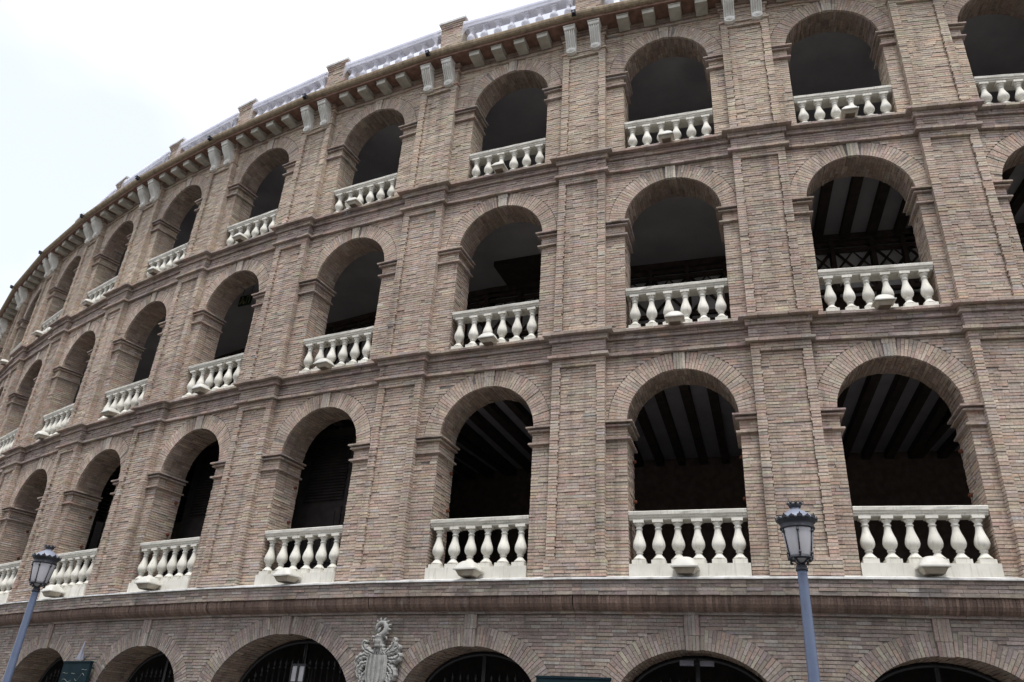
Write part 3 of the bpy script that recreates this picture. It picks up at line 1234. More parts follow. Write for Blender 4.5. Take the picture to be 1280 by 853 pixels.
edges = [-.118, -.094, -.066, -.044, -.014, .014, .044, .066, .094, .118]
for i in range(9):
    cs.prism(console_profile(0.0 if i % 2 == 0 else .034), edges[i], edges[i + 1])
cs.prism([(-.44, 17.402), (-.10, 17.402), (-.10, 17.485), (-.455, 17.485), (-.455, 17.43)], -.135, .135)
cs.prism([(-.475, 17.487), (-.10, 17.487), (-.10, 17.522), (-.475, 17.522)], -.152, .152)
# volute eye
nn = 16
for r0, y0, y1 in ((.118, -.235, -.10), (.07, -.25, -.235), (.035, -.262, -.25)):
    ring1 = [(r0 * math.cos(2 * math.pi * i / nn), y0, 16.90 + .75 * r0 * math.sin(2 * math.pi * i / nn)) for i in range(nn)]
    ring2 = [(x, y1, z) for x, y, z in ring1]
    cs.add(ring1 + ring2, [(i, (i + 1) % nn, nn + (i + 1) % nn, nn + i) for i in range(nn)] + [tuple(range(nn - 1, -1, -1))], 0, False)
cons_mesh = cs.mesh('console_bracket', 'bracket')
for k in PIERS:
    for u in (-.305, .305):
        link('console_bracket', cons_mesh, bull, None, PF[k] @ Matrix.Translation((u, 0, 0)))

# ---- parapet on the roof: brick piers and pale balustrade ------------------------------------
PZ0, PZ1 = 17.78, 19.62
for k in PIERS:
    bb = BB()
    cm = MB()
    nr = int((PZ1 - PZ0) / PITCH_Z)
    for i in range(nr):
        z0 = PZ0 + i * (PZ1 - PZ0) / nr
        z1 = PZ0 + (i + 1) * (PZ1 - PZ0) / nr
        ex = 0 if i < nr - 3 else .02 * (i - nr + 4)
        bb.span(-.34 - ex, .34 + ex, z0, z1, .17 - ex, .60 + ex * 2, 'mid')
    cm.box(-.325, .325, .185, .75, PZ0, PZ1)
    pier = link('parapet_pier', bb.mesh('parapet_pier', core=cm), bull, None, PF[k])
    cp = MB()
    cp.box(-.42, .42, .08, .86, PZ1, PZ1 + .07)
    cp.frustum(0, .47, PZ1 + .07, PZ1 + .13, .40, .37, .30, .28)
    link('pier_cap', cp.mesh('pier_cap', 'cement'), pier, None, PF[k])


def baluster_profile(h, r):
    """pear baluster between square cap and foot, heights from 0 to h"""
    P = [(.50, .0), (.98, .02), (.98, .05), (.82, .075), (.60, .12), (.42, .17), (.44, .185), (.56, .20), (.58, .215), (.50, .235), (.50, .245),
         (.74, .285), (.92, .335), (1.0, .39), (.985, .44), (.90, .51), (.76, .58), (.62, .65), (.52, .72), (.46, .79), (.44, .825), (.54, .835),
         (.56, .85), (.54, .865), (.44, .875), (.44, .90), (.52, .93), (.68, .955), (.70, 1.0)]
    return [(r * a, h * b) for a, b in P]


def baluster_mesh(name, h, r, mat, nseg=18, foot=.06, cap=.045):
    b = MB()
    b.lathe([(x, foot + z) for x, z in baluster_profile(h - foot - cap, r)], nseg)
    b.box(-r * 1.06, r * 1.06, -r * 1.06, r * 1.06, 0, foot)
    b.box(-r * .82, r * .82, -r * .82, r * .82, h - cap, h)
    return b.mesh(name, mat)


pb_mesh = baluster_mesh('parapet_baluster', .64, .115, 'parapet', 12)
for k in BAYS:
    hl, hr = HALF[k]
    u0, u1 = -hl + .36, hr - .36
    b = MB()
    b.box(u0, u1, .07, .45, 17.76, 18.62)
    base = link('parapet_balustrade', b.mesh('parapet_balustrade', 'parapet'), bull, None, BF[k])
    b = MB()
    b.box(u0, u1, .11, .39, 19.264, 19.36)
    b.box(u0, u1, .08, .42, 19.362, 19.44)
    link('handrail', b.mesh('parapet_rail', 'parapet'), base, None, BF[k])
    for i in range(8):
        u = u0 + (u1 - u0) * (i + .5) / 8
        link('baluster', pb_mesh, base, None, BF[k] @ Matrix.Translation((u, .25, 18.622)))

# ---- cream balustrades of the three tiers ---------------------------------------------------
BALM = {}
for lv in (1, 2, 3):
    L = LV[lv]
    H = L['zt'] - L['zp']
    railh = .145 if lv == 1 else .135
    slab = .19 if lv == 1 else .075
    BALM[lv] = (baluster_mesh('tier_baluster', H - railh - slab, .112 if lv == 1 else .108, 'stone_white', 18, .07, .05), railh, slab)


def rail_mesh(w, h, seed):
    """handrail with moulded section, worn lower edge"""
    P = [(-.03, 0), (-.035, h * .18), (-.055, h * .26), (-.06, h * .40), (-.075, h * .50), (-.085, h * .56), (-.09, h * .92), (-.08, h),
         (.25, h), (.25, 0)]
    rd = random.Random(seed)
    n = 14
    v, f = [], []
    for i in range(n + 1):
        x = -w + 2 * w * i / n
        for j, (y, z) in enumerate(P):
            wj = rd.gauss(0, .0022) if 0 < i < n else 0
            v.append((x, y + .07 + wj, z + (wj if j not in (7, 8) else 0)))
    m = len(P)
    for i in range(n):
        for j in range(m):
            f.append((i * m + j, i * m + (j + 1) % m, (i + 1) * m + (j + 1) % m, (i + 1) * m + j))
    f.append(tuple(range(m - 1, -1, -1)))
    f.append(tuple(n * m + j for j in range(m)))
    return mesh_py('tier_rail', v, f, 'stone_white')


for k in BAYS:
    for lv in (1, 2, 3):
        L = LV[lv]
        bm_, rh, sl = BALM[lv]
        w = L['r'] - .006
        b = MB()
        b.box(-w, w, -.035 if lv == 1 else -.03, .27, L['zp'] - .02, L['zp'] + sl)
        base = link('balustrade', b.mesh('balustrade_plinth', 'stone_white'), bull, None, BF[k])
        link('handrail', rail_mesh(w, rh, k * 7 + lv), base, None, BF[k] @ Matrix.Translation((0, 0, L['zt'] - rh)))
        for i in range(6):
            u = -w + 2 * w * (i + .5) / 6
            rz = random.uniform(-.03, .03)
            link('baluster', bm_, base, None, BF[k] @ Matrix.Translation((u, .10, L['zp'] + sl)) @ Matrix.Rotation(rz, 4, 'Z'))

# ---- galleries behind the arches -------------------------------------------------------------
def slab_ring(name, off0, off1, z0, z1, mat):
    return sweep(name, [(off0, z0), (off0, z1), (off1, z1), (off1, z0)], mat, bull)


slab_ring('gallery_floor', -.60, -5.9, 4.10, 4.36, 'floor')
slab_ring('gallery_floor', -.60, -5.0, 8.80, 9.06, 'floor')
slab_ring('gallery_floor', -.60, -4.2, 13.34, 13.58, 'floor')
ceil1 = slab_ring('gallery_ceiling', -.60, -5.9, 8.52, 8.78, 'infill')
ceil2 = slab_ring('gallery_ceiling', -.60, -4.1, 13.10, 13.33, 'plaster')
ceil3 = slab_ring('gallery_ceiling', -.60, -4.1, 17.06, 17.28, 'plaster')
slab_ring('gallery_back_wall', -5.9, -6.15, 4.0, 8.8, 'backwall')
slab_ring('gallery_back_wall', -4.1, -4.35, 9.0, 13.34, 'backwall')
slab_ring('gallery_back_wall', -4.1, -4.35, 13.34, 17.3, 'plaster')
slab_ring('passage_ceiling', -.78, -3.0, 3.75, 4.05, 'backwall')
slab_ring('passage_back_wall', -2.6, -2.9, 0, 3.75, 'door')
for kk in (K0 - 1, K1):  # unseen walls added where the ring stops, to keep light out of the galleries
    v = [ring(kk, .0, 0), ring(kk, -6.1, 0), ring(kk, -6.1, 17.6), ring(kk, .0, 17.6)]
    link('end_wall', mesh_py('end_wall', v, [(0, 1, 2, 3)], 'backwall'), bull)
bm1 = MB()
bm1.box(-.09, .09, .76, 5.88, 8.33, 8.515)
beam1 = bm1.mesh('ceiling_beam', 'timber')
for k in range(-6, K1 + 1):
    hl, hr = HALF[k]
    n = 7
    for i in range(n):
        u = -hl + (hl + hr) * (i + .5) / n
        link('ceiling_beam', beam1, ceil1, None, BF[k] @ Matrix.Translation((u, 0, 0)))
bm2 = MB()
bm2.box(-.105, .105, .69, 3.40, 12.95, 13.095)
beam2 = bm2.mesh('ceiling_beam', 'timber')
for k in range(1, K1 + 1):
    hl, hr = HALF[k]
    for i in range(6):
        u = -hl + (hl + hr) * (i + .5) / 6
        link('ceiling_beam', beam2, ceil2, None, BF[k] @ Matrix.Translation((u, 0, 0)))
# lattice of braces along the back of the middle gallery
for k in range(-6, K1 + 1):
    hl, hr = HALF[k]
    b = MB()
    x0, x1 = -hl, hr
    sh_ = -.5 if k > 0 else 0.0
    for z in (12.84, 12.66, 11.55):
        b.box(x0, x1, 3.82 + sh_, 3.92 + sh_, z - .045, z + .045)
    b.box(x0, x1, 3.78 + sh_, 3.96 + sh_, 12.93, 13.09)
    n = 4
    st = (x1 - x0) / n
    for i in range(n):
        xa = x0 + i * st
        b.box(xa - .05, xa + .05, 3.80 + sh_, 3.94 + sh_, 11.5, 12.92)
        b.tube([(xa + .05, 3.90 + sh_, 11.6), (xa + st - .05, 3.90 + sh_, 12.62)], .038, 4)
        b.tube([(xa + .05, 3.84 + sh_, 12.62), (xa + st - .05, 3.84 + sh_, 11.6)], .038, 4)
        b.tube([(xa + .05, 3.87 + sh_, 12.1), (xa + st / 2, 3.87 + sh_, 12.62), (xa + st - .05, 3.87 + sh_, 12.1)], .03, 4)
    lat = link('lattice_screen', b.mesh('lattice_screen', 'lattice'), bull, None, BF[k])
    for i in range(n):
        xa = x0 + i * st
        p = MB()
        p.box(xa + .06, xa + st - .06, 4.0 + sh_, 4.06 + sh_, 11.5, 12.86)
        link('backing_panel', p.mesh('backing_panel', 'pale'), lat, None, BF[k])
# shuttered doorway behind the first tier arches further along
for k in (-5, -4, -3, -2):
    b = MB()
    b.box(-1.5, 1.5, 1.30, 1.38, 4.36, 8.25)
    dr = link('shuttered_door', b.mesh('shuttered_door', 'door'), bull, None, BF[k])
    for sg in (-1, 1):
        f = MB()
        for (z0, z1) in ((4.5, 5.0), (5.1, 6.35)):
            f.box(sg * .68 - .55, sg * .68 + .55, 1.27, 1.299, z0, z1)
            f.box(sg * .68 - .40, sg * .68 + .40, 1.25, 1.269, z0 + .12, z1 - .12)
        link('door_panel', f.mesh('door_panel', 'door'), dr, None, BF[k])
        f = MB()
        for i in range(22):
            z = 6.5 + i * .07
            f.prism([(1.25, z), (1.298, z + .045), (1.298, z + .06), (1.25, z + .012)], sg * .68 - .55, sg * .68 + .55)
        link('louvre', f.mesh('louvre', 'door'), dr, None, BF[k])
# shutter hinge pins in the jambs of the first tier
hp = MB()
hp.lathe([(.032, 0), (.036, .02), (.036, .06), (.02, .075)], 10)
hp_mesh = hp.mesh('hinge_pin', 'rust')
for k in range(-6, K1):
    for sg in (-1, 1):
        for z in (5.85, 6.62):
            m = BF[k] @ Matrix.Translation((sg * (1.0 + .01), .62, z)) @ Matrix.Rotation(-sg * math.pi / 2, 4, 'Y')
            link('hinge_pin', hp_mesh, bull, None, m)

# ---- iron gates in the ground storey arches ---------------------------------------------------
bar = MB()
bar.lathe([(.013, 0), (.013, 1.0)], 8, (0, 0, 0))
bar.lathe([(.013, 0), (.03, .015), (.03, .035), (.013, .05), (.013, .07), (.034, .10), (.004, .21)], 8, (0, 0, 1.0))
bar_mesh = bar.mesh('gate_bar', 'iron')
for k in range(-7, 3):
    G = g_arch(k)
    b = MB()
    n = 24
    for gr, w in ((-.05, .035), ):
        pts = [((G['a'] + gr) * math.cos(math.pi * i / n), .74, G['sp'] + (G['b'] + gr) * math.sin(math.pi * i / n)) for i in range(n + 1)]
        b.tube(pts, w, 8)
    b.box(-.035, .035, .71, .77, .1, G['sp'] + G['b'] - .06)
    for z in (.4, 1.5):
        b.box(-G['a'], G['a'], .725, .755, z, z + .05)
    gate = link('gate', b.mesh('gate_frame', 'iron'), bull, None, BF[k])
    nb = int(G['a'] * 2 / .145)
    for i in range(nb):
        u = -G['a'] + 2 * G['a'] * (i + .5) / nb
        if abs(u) < .06:
            continue
        q = u / (G['a'])
        ztop = G['sp'] + G['b'] * math.sqrt(max(0, 1 - q * q)) - .24
        ztop = min(ztop, G['sp'] + G['b'] - .36)
        hh = max(.3, ztop - .15 - .2)
        m = BF[k] @ Matrix.Translation((u, .74, .15 + (hh - 1.0)))
        link('gate_bar', bar_mesh, gate, None, m)

# ================================================================== THINGS ON THE BUILDING
ORD = {1: 'first', 2: 'second', 3: 'third', 4: 'fourth', 5: 'fifth', 6: 'sixth', 7: 'seventh', 8: 'eighth', 9: 'ninth', 10: 'tenth'}


def column_phrase(k):
    if k == 1:
        return 'arch column just right of the right lamp post'
    if k >= 2:
        return 'outermost arch column at the right picture edge'
    return '%s arch column left of the right lamp post' % ORD[1 - k]


# ---- floodlights at the foot of the balustrades
fh = MB()
nx, ny = 10, 8
grid = []
for j in range(ny + 1):
    for i in range(nx + 1):
        a, b = -1 + 2 * i / nx, -1 + 2 * j / ny
        hgt = (1 - abs(a) ** 2.6) ** .62 * (1 - abs(b) ** 3.0) ** .5
        grid.append((a * .215, b * .19, .035 + .155 * hgt))
fc = [(j * (nx + 1) + i, j * (nx + 1) + i + 1, (j + 1) * (nx + 1) + i + 1, (j + 1) * (nx + 1) + i) for j in range(ny) for i in range(nx)]
fh.add(grid, fc, 0, True)
fh.box(-.222, .222, -.197, .197, .012, .036)
hood_mesh = fh.mesh('floodlight_hood', 'flood')
ft = MB()
ft.frustum(0, 0, -.085, .010, .135, .115, .185, .165)
tray_mesh = ft.mesh('floodlight_tray', 'tray')
fl = MB()
fl.frustum(0, 0, -.098, -.086, .115, .098, .120, .102)
lens_mesh = fl.mesh('floodlight_lens', 'lens')
fb = MB()
fb.tube([(0, .15, -.03), (0, .26, -.02), (0, .27, -.10)], .022, 8)
fb.box(-.05, .05, .12, .17, -.06, .012)
arm_mesh = fb.mesh('floodlight_arm', 'flood')
TIER = {1: 'bottom', 2: 'middle', 3: 'top'}
for lv in (1, 2, 3):
    for k in range(-7 if lv == 3 else (-6 if lv == 2 else -5), 2):
        L = LV[lv]
        z = {1: 4.46, 2: 9.115, 3: 13.635}[lv]
        m = BF[k] @ Matrix.Translation((random.uniform(-.05, .03), -.235, z)) @ Matrix.Rotation(random.uniform(-.06, .06), 4, 'Z') @ Matrix.Rotation(random.uniform(.02, .10), 4, 'X') @ Matrix.Scale(.98 if lv == 1 else (.82 if lv == 2 else .74), 4)
        root = empty('floodlight', m)
        tag(root, 'cream floodlight on %s balustrade tier, %s' % (TIER[lv], column_phrase(k)), 'floodlight', 'floodlights along the balustrades')
        link('hood', hood_mesh, root, None, m)
        tr = link('tray', tray_mesh, root, None, m)
        link('lens', lens_mesh, tr, None, m)
        link('arm', arm_mesh, root, None, m)

# ---- small black spotlights on the gutter
sb = MB()
sb.box(-.075, .075, -.10, .06, -.09, .07)
sb.frustum(0, -.02, .07, .10, .075, .08, .05, .06)
sb.box(-.09, .09, -.125, -.10, .03, .085)
sb.tube([(-.085, .0, -.02), (-.085, .02, -.13), (.085, .02, -.13), (.085, .0, -.02)], .012, 6)
spot_body = sb.mesh('spotlight_body', 'black')
sg_ = MB()
sg_.lathe([(.05, 0), (.055, .012), (.03, .02)], 12)
spot_lens = sg_.mesh('spotlight_lens', 'steel')
for k in range(-8, 1):
    m = PF[k] @ Matrix.Translation((-.12, -.68, 17.62)) @ Matrix.Scale(.62, 4)
    root = empty('spotlight', m)
    j = -k
    ph = 'pier just left of the right lamp post' if k == -1 else ('pier above the right lamp post' if k == 0 else '%s pier left of the right lamp post' % ORD[min(10, j)])
    tag(root, 'small black spotlight on the roof gutter, %s' % ph, 'spotlight', 'spotlights along the gutter')
    link('body', spot_body, root, None, m)
    link('lens', spot_lens, root, None, m @ Matrix.Translation((0, -.10, -.01)) @ Matrix.Rotation(math.pi / 2, 4, 'X'))

# ---- translucent sheets hung over the roof balustrade
for k in range(-8, 3):
    hl, hr = HALF[k]
    u0, u1 = -hl + .37, hr - .37
    nu = 26
    rd = random.Random(k)
    ph1, ph2 = rd.uniform(0, 6), rd.uniform(0, 6)
    prof = [(.46, 19.12), (.455, 19.3), (.44, 19.45), (.25, 19.47), (.06, 19.46), (.04, 19.36), (.03, 19.26), (.02, 19.14)]
    v, f = [], []
    for i in range(nu + 1):
        u = u0 + (u1 - u0) * i / nu
        edge = max(0, 1 - min(i, nu - i) / 1.6)
        for j, (y, z) in enumerate(prof):
            wv = .012 * math.sin(u * 9 + ph1 + j * .4) + .008 * math.sin(u * 23 + ph2)
            lowz = 0 if j not in (0, len(prof) - 1) else .05 * math.sin(u * 2.1 + ph2)
            zz_ = z + lowz - (edge * .42 if j == len(prof) - 1 else (edge * .2 if j == len(prof) - 2 else 0))
            v.append((u, y + wv * (1 if j > 3 else -1), zz_))
    m_ = len(prof)
    for i in range(nu):
        for j in range(m_ - 1):
            f.append((i * m_ + j, (i + 1) * m_ + j, (i + 1) * m_ + j + 1, i * m_ + j + 1))
    o = link('plastic_sheet', mesh_py('plastic_sheet', v, f, 'sheet', True), None, None, BF[k])
    tag(o, 'bluish white plastic sheet over roof parapet, %s' % column_phrase(k), 'sheet', 'sheets over the roof parapet')

# ---- carved coat of arms between two ground storey arches
am = PF[-2] @ Matrix.Translation((.28, -.012, 2.97)) @ Matrix.Diagonal((.95, 1, .94, 1))
arms = empty('coat_of_arms', am)
tag(arms, 'grey carved stone coat of arms with striped shield and curling crest', 'coat of arms')
sh = MB()
ns, nt = 72, 14
sv, sf = [], []
for j in range(nt + 1):
    t = j / nt
    hw = .225 * (1 - .03 * math.cos(t * math.pi * 2)) if t < .62 else .225 * math.cos((t - .62) / .38 * math.pi / 2) ** .55 + .004
    if t < .1:
        hw *= .93 + .7 * t
    for i in range(ns + 1):
        q = -1 + 2 * i / ns
        stripe = .017 * (1 if int((q + 1) * 4.5) % 2 == 0 else -1) if abs(q) < .93 else .012
        y = -.05 - .085 * math.sqrt(max(0, 1 - (q * .96) ** 2)) - stripe
        sv.append((q * hw - .01 + .0, y, .10 - .60 * t))
for j in range(nt):
    for i in range(ns):
        a = j * (ns + 1) + i
        sf.append((a, a + 1, a + ns + 2, a + ns + 1))
# rim back to the wall
per = [i for i in range(ns + 1)] + [(j) * (ns + 1) + ns for j in range(1, nt + 1)] + [nt * (ns + 1) + i for i in range(ns - 1, -1, -1)] + [j * (ns + 1) for j in range(nt - 1, 0, -1)]
b0 = len(sv)
for i in per:
    sv.append((sv[i][0], .01, sv[i][2]))
for q in range(len(per)):
    q2 = (q + 1) % len(per)
    sf.append((per[q], b0 + q, b0 + q2, per[q2]))
link('shield', mesh_py('shield', sv, sf, 'arms'), arms, None, am)


def leaf(path, wid, lobes=4, depth=.05, lift=.05):
    """carved acanthus leaf: a lobed, curling strip of real thickness along a path in the wall plane"""
    P = [Vector((p[0], 0, p[1])) for p in path]
    # resample
    seg = []
    n = 34
    ln = [0]
    for i in range(1, len(P)):
        ln.append(ln[-1] + (P[i] - P[i - 1]).length)

    def at(s):
        for i in range(1, len(P)):
            if s <= ln[i] + 1e-9:
                f = (s - ln[i - 1]) / (ln[i] - ln[i - 1])
                return P[i - 1].lerp(P[i], f)
        return P[-1].copy()
    v, f = [], []
    for i in range(n + 1):
        t = i / n
        c = at(t * ln[-1])
        d = (at(min(1, t + .04) * ln[-1]) - at(max(0, t - .04) * ln[-1])).normalized()
        nx = Vector((-d.z, 0, d.x))
        env = math.sin(math.pi * min(1, t * .80 + .14)) ** .7
        lob = .40 + .60 * abs(math.sin(math.pi * lobes * t)) ** .55
        w = wid * env * lob
        dep = -.03 - depth * math.sin(math.pi * (t * .8 + .2)) - lift * t * t
        row = [(-1.0, .030), (-.75, .000), (-.35, -.010), (0, .022), (.35, -.010), (.75, .000), (1.0, .030)]
        for q, y in row:
            pp = c + nx * (w * q)
            v.append((pp.x, dep + y, pp.z))
    m = 7
    for i in range(n):
        for j in range(m - 1):
            f.append((i * m + j, i * m + j + 1, (i + 1) * m + j + 1, (i + 1) * m + j))
    # sides back to the wall so that the relief is solid
    b = len(v)
    idx = [i * m for i in range(n + 1)] + [n * m + j for j in range(1, m)] + [i * m + m - 1 for i in range(n - 1, -1, -1)] + [j for j in range(m - 2, 0, -1)]
    for i in idx:
        x, y, z = v[i]
        v.append((x * 1.0, min(.012, y + .06), z))
    for q in range(len(idx)):
        q2 = (q + 1) % len(idx)
        f.append((idx[q], idx[q2], b + q2, b + q))
    return v, f


def curl(cx, cz, r0, a0, turn, n=9, shrink=.45):
    return [(cx + r0 * (1 - shrink * i / n) * math.cos(a0 + turn * i / n), cz + r0 * (1 - shrink * i / n) * math.sin(a0 + turn * i / n)) for i in range(n + 1)]


leaves = [
    ([(-.10, .12), (-.22, .17), (-.33, .22), (-.40, .30), (-.37, .37), (-.31, .36)], .060, 3),
    ([(-.20, .06), (-.33, .10), (-.44, .06), (-.52, -.02), (-.49, -.10)], .070, 4),
    ([(-.24, -.04), (-.36, -.07), (-.43, -.16), (-.44, -.27), (-.38, -.33)], .065, 4),
    ([(-.23, -.20), (-.30, -.30), (-.34, -.42), (-.28, -.50)], .065, 4),
    ([(.10, .12), (.22, .18), (.31, .26), (.35, .36), (.33, .46)], .060, 4),
    ([(.12, .10), (.27, .15), (.38, .18), (.46, .26), (.45, .32)], .055, 4),
    ([(.20, .04), (.33, .02), (.44, .03), (.50, .10), (.45, .15)], .065, 4),
    ([(.22, -.06), (.32, -.13), (.40, -.22), (.39, -.32), (.33, -.35)], .065, 4),
    ([(.22, -.22), (.30, -.32), (.31, -.42), (.25, -.52)], .065, 4),
    ([(-.02, .40), (-.05, .26), (-.08, .16), (-.12, .10)], .050, 3),
    ([(.02, .40), (.06, .26), (.10, .16), (.16, .11)], .050, 3),
    ([(.0, .42), (.01, .30), (.02, .18), (.02, .09)], .065, 3),
]
for p, w, lb in leaves:
    v, f = leaf([(x * .92, z * .92) for x, z in p], w * 1.3, lb + 1)
    link('mantling_leaf', mesh_py('mantling_leaf', v, f, 'arms', False), arms, None, am)
cr = MB()
cr.lathe([(.085, -.12), (.098, -.09), (.085, -.075), (.092, -.03), (.080, .03), (.095, .07), (.100, .085), (.070, .10), (.060, .12)], 14, (-.02, -.06, .36))
for i in range(5):
    cr.tube([(-.09 + i * .035, -.15, .30), (-.085 + i * .033, -.15, .38)], .009, 5)
for sg in (-1, 1):
    cr.tube([(-.02 + sg * .09, -.07, .42), (-.02 + sg * .15, -.08, .43), (-.02 + sg * .17, -.08, .39), (-.02 + sg * .14, -.08, .36)], [.022, .02, .016, .006], 7)
link('helmet', cr.mesh('helmet', 'arms'), arms, None, am)
cr = MB()
path = [(-.02, .44), (.05, .47), (.11, .53), (.12, .61), (.07, .68), (-.01, .69), (-.08, .64), (-.10, .57), (-.14, .52)]
cr.tube([(x, -.08, z) for x, z in path], [.052, .058, .060, .054, .048, .044, .044, .034, .012], 10)
for x, z, dx, dz in ((.12, .50, .075, -.02), (.165, .56, .075, .01), (.165, .63, .07, .04), (.125, .69, .05, .06), (.06, .73, .02, .07),
                      (-.02, .735, -.02, .07), (-.08, .70, -.05, .05), (.07, .45, .07, -.03)):
    cr.tube([(x - dx * .3, -.08, z - dz * .3), (x + dx * .35, -.085, z + dz * .35), (x + dx * .8, -.07, z + dz * .8)], [.030, .022, .004], 6)
cr.tube([(-.06, -.08, .50), (-.03, -.09, .56), (-.005, -.09, .60)], [.032, .026, .006], 8)
link('dragon_crest', cr.mesh('dragon_crest', 'arms'), arms, None, am)

# ---- exit sign hanging inside the middle tier, and the caged unit in the next column
em = BF[-3] @ Matrix.Translation((-.93, 1.15, 12.66)) @ Matrix.Rotation(R_(4), 4, 'Y')
ex = empty('exit_sign', em)
tag(ex, 'dark green exit sign with running figure hanging inside a middle tier arch', 'sign')
b = MB()
b.box(-.24, .24, -.02, .02, -.16, .16)
link('sign_panel', b.mesh('sign_panel', 'exit'), ex, None, em)
b = MB()
b.tube([(-.10, -.03, .09), (-.10, -.03, .115)], .022, 8)
b.tube([(-.10, -.03, .07), (-.06, -.03, -.02), (.0, -.03, -.06), (-.02, -.03, -.13)], .02, 6)
b.tube([(-.06, -.03, -.02), (-.13, -.03, -.05), (-.17, -.03, -.12)], .018, 6)
b.tube([(-.17, -.03, .02), (-.10, -.03, .06), (-.03, -.03, .03)], .014, 6)
b.box(.06, .20, -.026, -.021, .10, .13)
b.box(.06, .085, -.026, -.021, -.13, .095)
b.box(.175, .20, -.026, -.021, -.13, .095)
link('running_figure', b.mesh('running_figure', 'exitmark'), ex, None, em)
b = MB()
for x in (-.18, .18):
    b.tube([(x, 0, .16), (x, 0, .44)], .008, 6)
link('hanger', b.mesh('hanger', 'black'), ex, None, em)

cm_ = BF[1] @ Matrix.Translation((-1.0, 2.3, 12.25))
cg = empty('wall_cabinet', cm_)
tag(cg, 'dark cabinet with pale frame inside the middle tier arch under striped ceiling', 'cabinet')
b = MB()
b.box(-.26, .26, .02, .26, -.55, .55)
link('body', b.mesh('cabinet_body', 'black'), cg, None, cm_)
b = MB()
b.box(-.30, -.22, -.02, .02, -.62, .60)
b.box(-.22, .24, -.02, .02, .34, .42)
b.box(-.22, .24, -.02, .02, -.50, -.42)
link('frame', b.mesh('cabinet_frame', 'pale'), cg, None, cm_)

# dark opening in the flat ceiling of the middle gallery
b = MB()
b.box(-.75, .55, 2.6, 3.6, 12.95, 13.098)
link('ceiling_hatch', b.mesh('ceiling_hatch', 'timber'), bull, None, BF[-1] @ Matrix.Translation((-.55, 0, 0)))

# ---- lantern hanging in the wide gate arch, lamp boxes in the next gates
lm = BF[-2] @ Matrix.Translation((.32, .30, 2.78))
ln_ = empty('hanging_lantern', lm)
tag(ln_, 'dark square lantern with pale panes hanging in the wide gated arch', 'lantern')
b = MB()
b.box(-.17, .17, -.12, .12, -.22, -.17)
b.box(-.17, .17, -.12, .12, .12, .15)
b.box(-.022, .022, -.125, -.10, -.17, .12)
for x in (-.16, .16):
    for y in (-.11, .11):
        b.box(x - .012, x + .012, y - .012, y + .012, -.17, .12)
b.tube([(0, 0, .15), (0, 0, .52)], .018, 6)
link('frame', b.mesh('lantern_frame', 'black'), ln_, None, lm)
b = MB()
b.box(-.145, -.025, -.105, -.097, -.16, .115)
link('pane', b.mesh('lantern_pane', 'pane'), ln_, None, lm)
link('pane', b.mesh('lantern_pane', 'pane'), ln_, None, lm @ Matrix.Translation((.17, 0, 0)))

bm_ = BF[0] @ Matrix.Translation((.02, .40, 3.09))
lb = empty('lamp_fitting', bm_)
tag(lb, 'grey tubular lamp fitting under the crown of the gated arch beside the lamp post', 'lamp')
b = MB()
b.box(-.27, -.05, -.05, .05, -.04, .035)
b.box(.05, .27, -.05, .05, -.04, .035)
link('housing', b.mesh('lamp_housing', 'steel'), lb, None, bm_)
b = MB()
b.tube([(0, 0, -.02), (0, 0, .10)], .02, 8)
b.box(-.05, .05, -.02, .02, -.02, .015)
link('bracket', b.mesh('lamp_bracket', 'black'), lb, None, bm_)

# ---- signs hung on the ground storey wall
def notice(k, du, ztop, w, label, lines):
    m = PF[k] @ Matrix.Translation((du, -.11, ztop))
    root = empty('sign_board', m)
    tag(root, label, 'sign')
    b = MB()
    b.box(-w / 2, w / 2, -.04, .03, -1.3, 0)
    brd = link('board', b.mesh('sign_board', 'sign'), root, None, m)
    b = MB()
    b.box(-w / 2 - .012, w / 2 + .012, -.05, .035, .0, .03)
    for x in (-w / 2 + .05, w / 2 - .05):
        b.tube([(x, .03, -.1), (x, .105, -.1)], .015, 6)
    link('frame', b.mesh('sign_frame', 'sign'), root, None, m)
    if lines:
        b = MB()
        rd = random.Random(3)
        for (x0, x1, z, amp) in ((-.43, -.24, -.22, .008), (-.10, .05, -.23, .008), (.25, .44, -.15, .006), (-.40, -.05, -.37, .03),
                                 (.08, .40, -.33, -.06), (-.1, .1, -.42, .01), (-.02, .5, -.56, .02)):
            pts = [(x0 + (x1 - x0) * i / 8, -.042, z + amp * math.sin(i * .8) + (-amp * i / 8 if amp < 0 else 0)) for i in range(9)]
            b.tube(pts, .0055, 5)
        link('painted_mark', b.mesh('painted_mark', 'signline'), root, None, m)


notice(-4, -.04, 2.895, 1.0, 'dark teal sign board with worn pale lines under a grey steel spike', True)
notice(-1, .01, 2.755, 1.22, 'dark teal sign board between gate arches near the right lamp post', False)
m = PF[-4] @ Matrix.Translation((-.05, -.12, 2.95))
b = MB()
b.add([(-.10, -.03, 0), (.08, -.03, 0), (.10, .03, 0), (-.10, .03, 0), (-.02, -.02, .18), (.06, -.02, .18), (.06, .02, .18), (-.02, .02, .18),
       (.035, -.008, .40), (.055, -.008, .40), (.055, .008, .40), (.035, .008, .40)],
      [(0, 3, 2, 1), (0, 1, 5, 4), (1, 2, 6, 5), (2, 3, 7, 6), (3, 0, 4, 7), (4, 5, 9, 8), (5, 6, 10, 9), (6, 7, 11, 10), (7, 4, 8, 11), (8, 9, 10, 11)])
b.box(-.03, .03, .03, .13, .05, .09)
o = link('wall_spike', b.mesh('wall_spike', 'steel'), None, None, m)
tag(o, 'grey steel spike bracket on the brick wall above the dark teal sign', 'bracket')

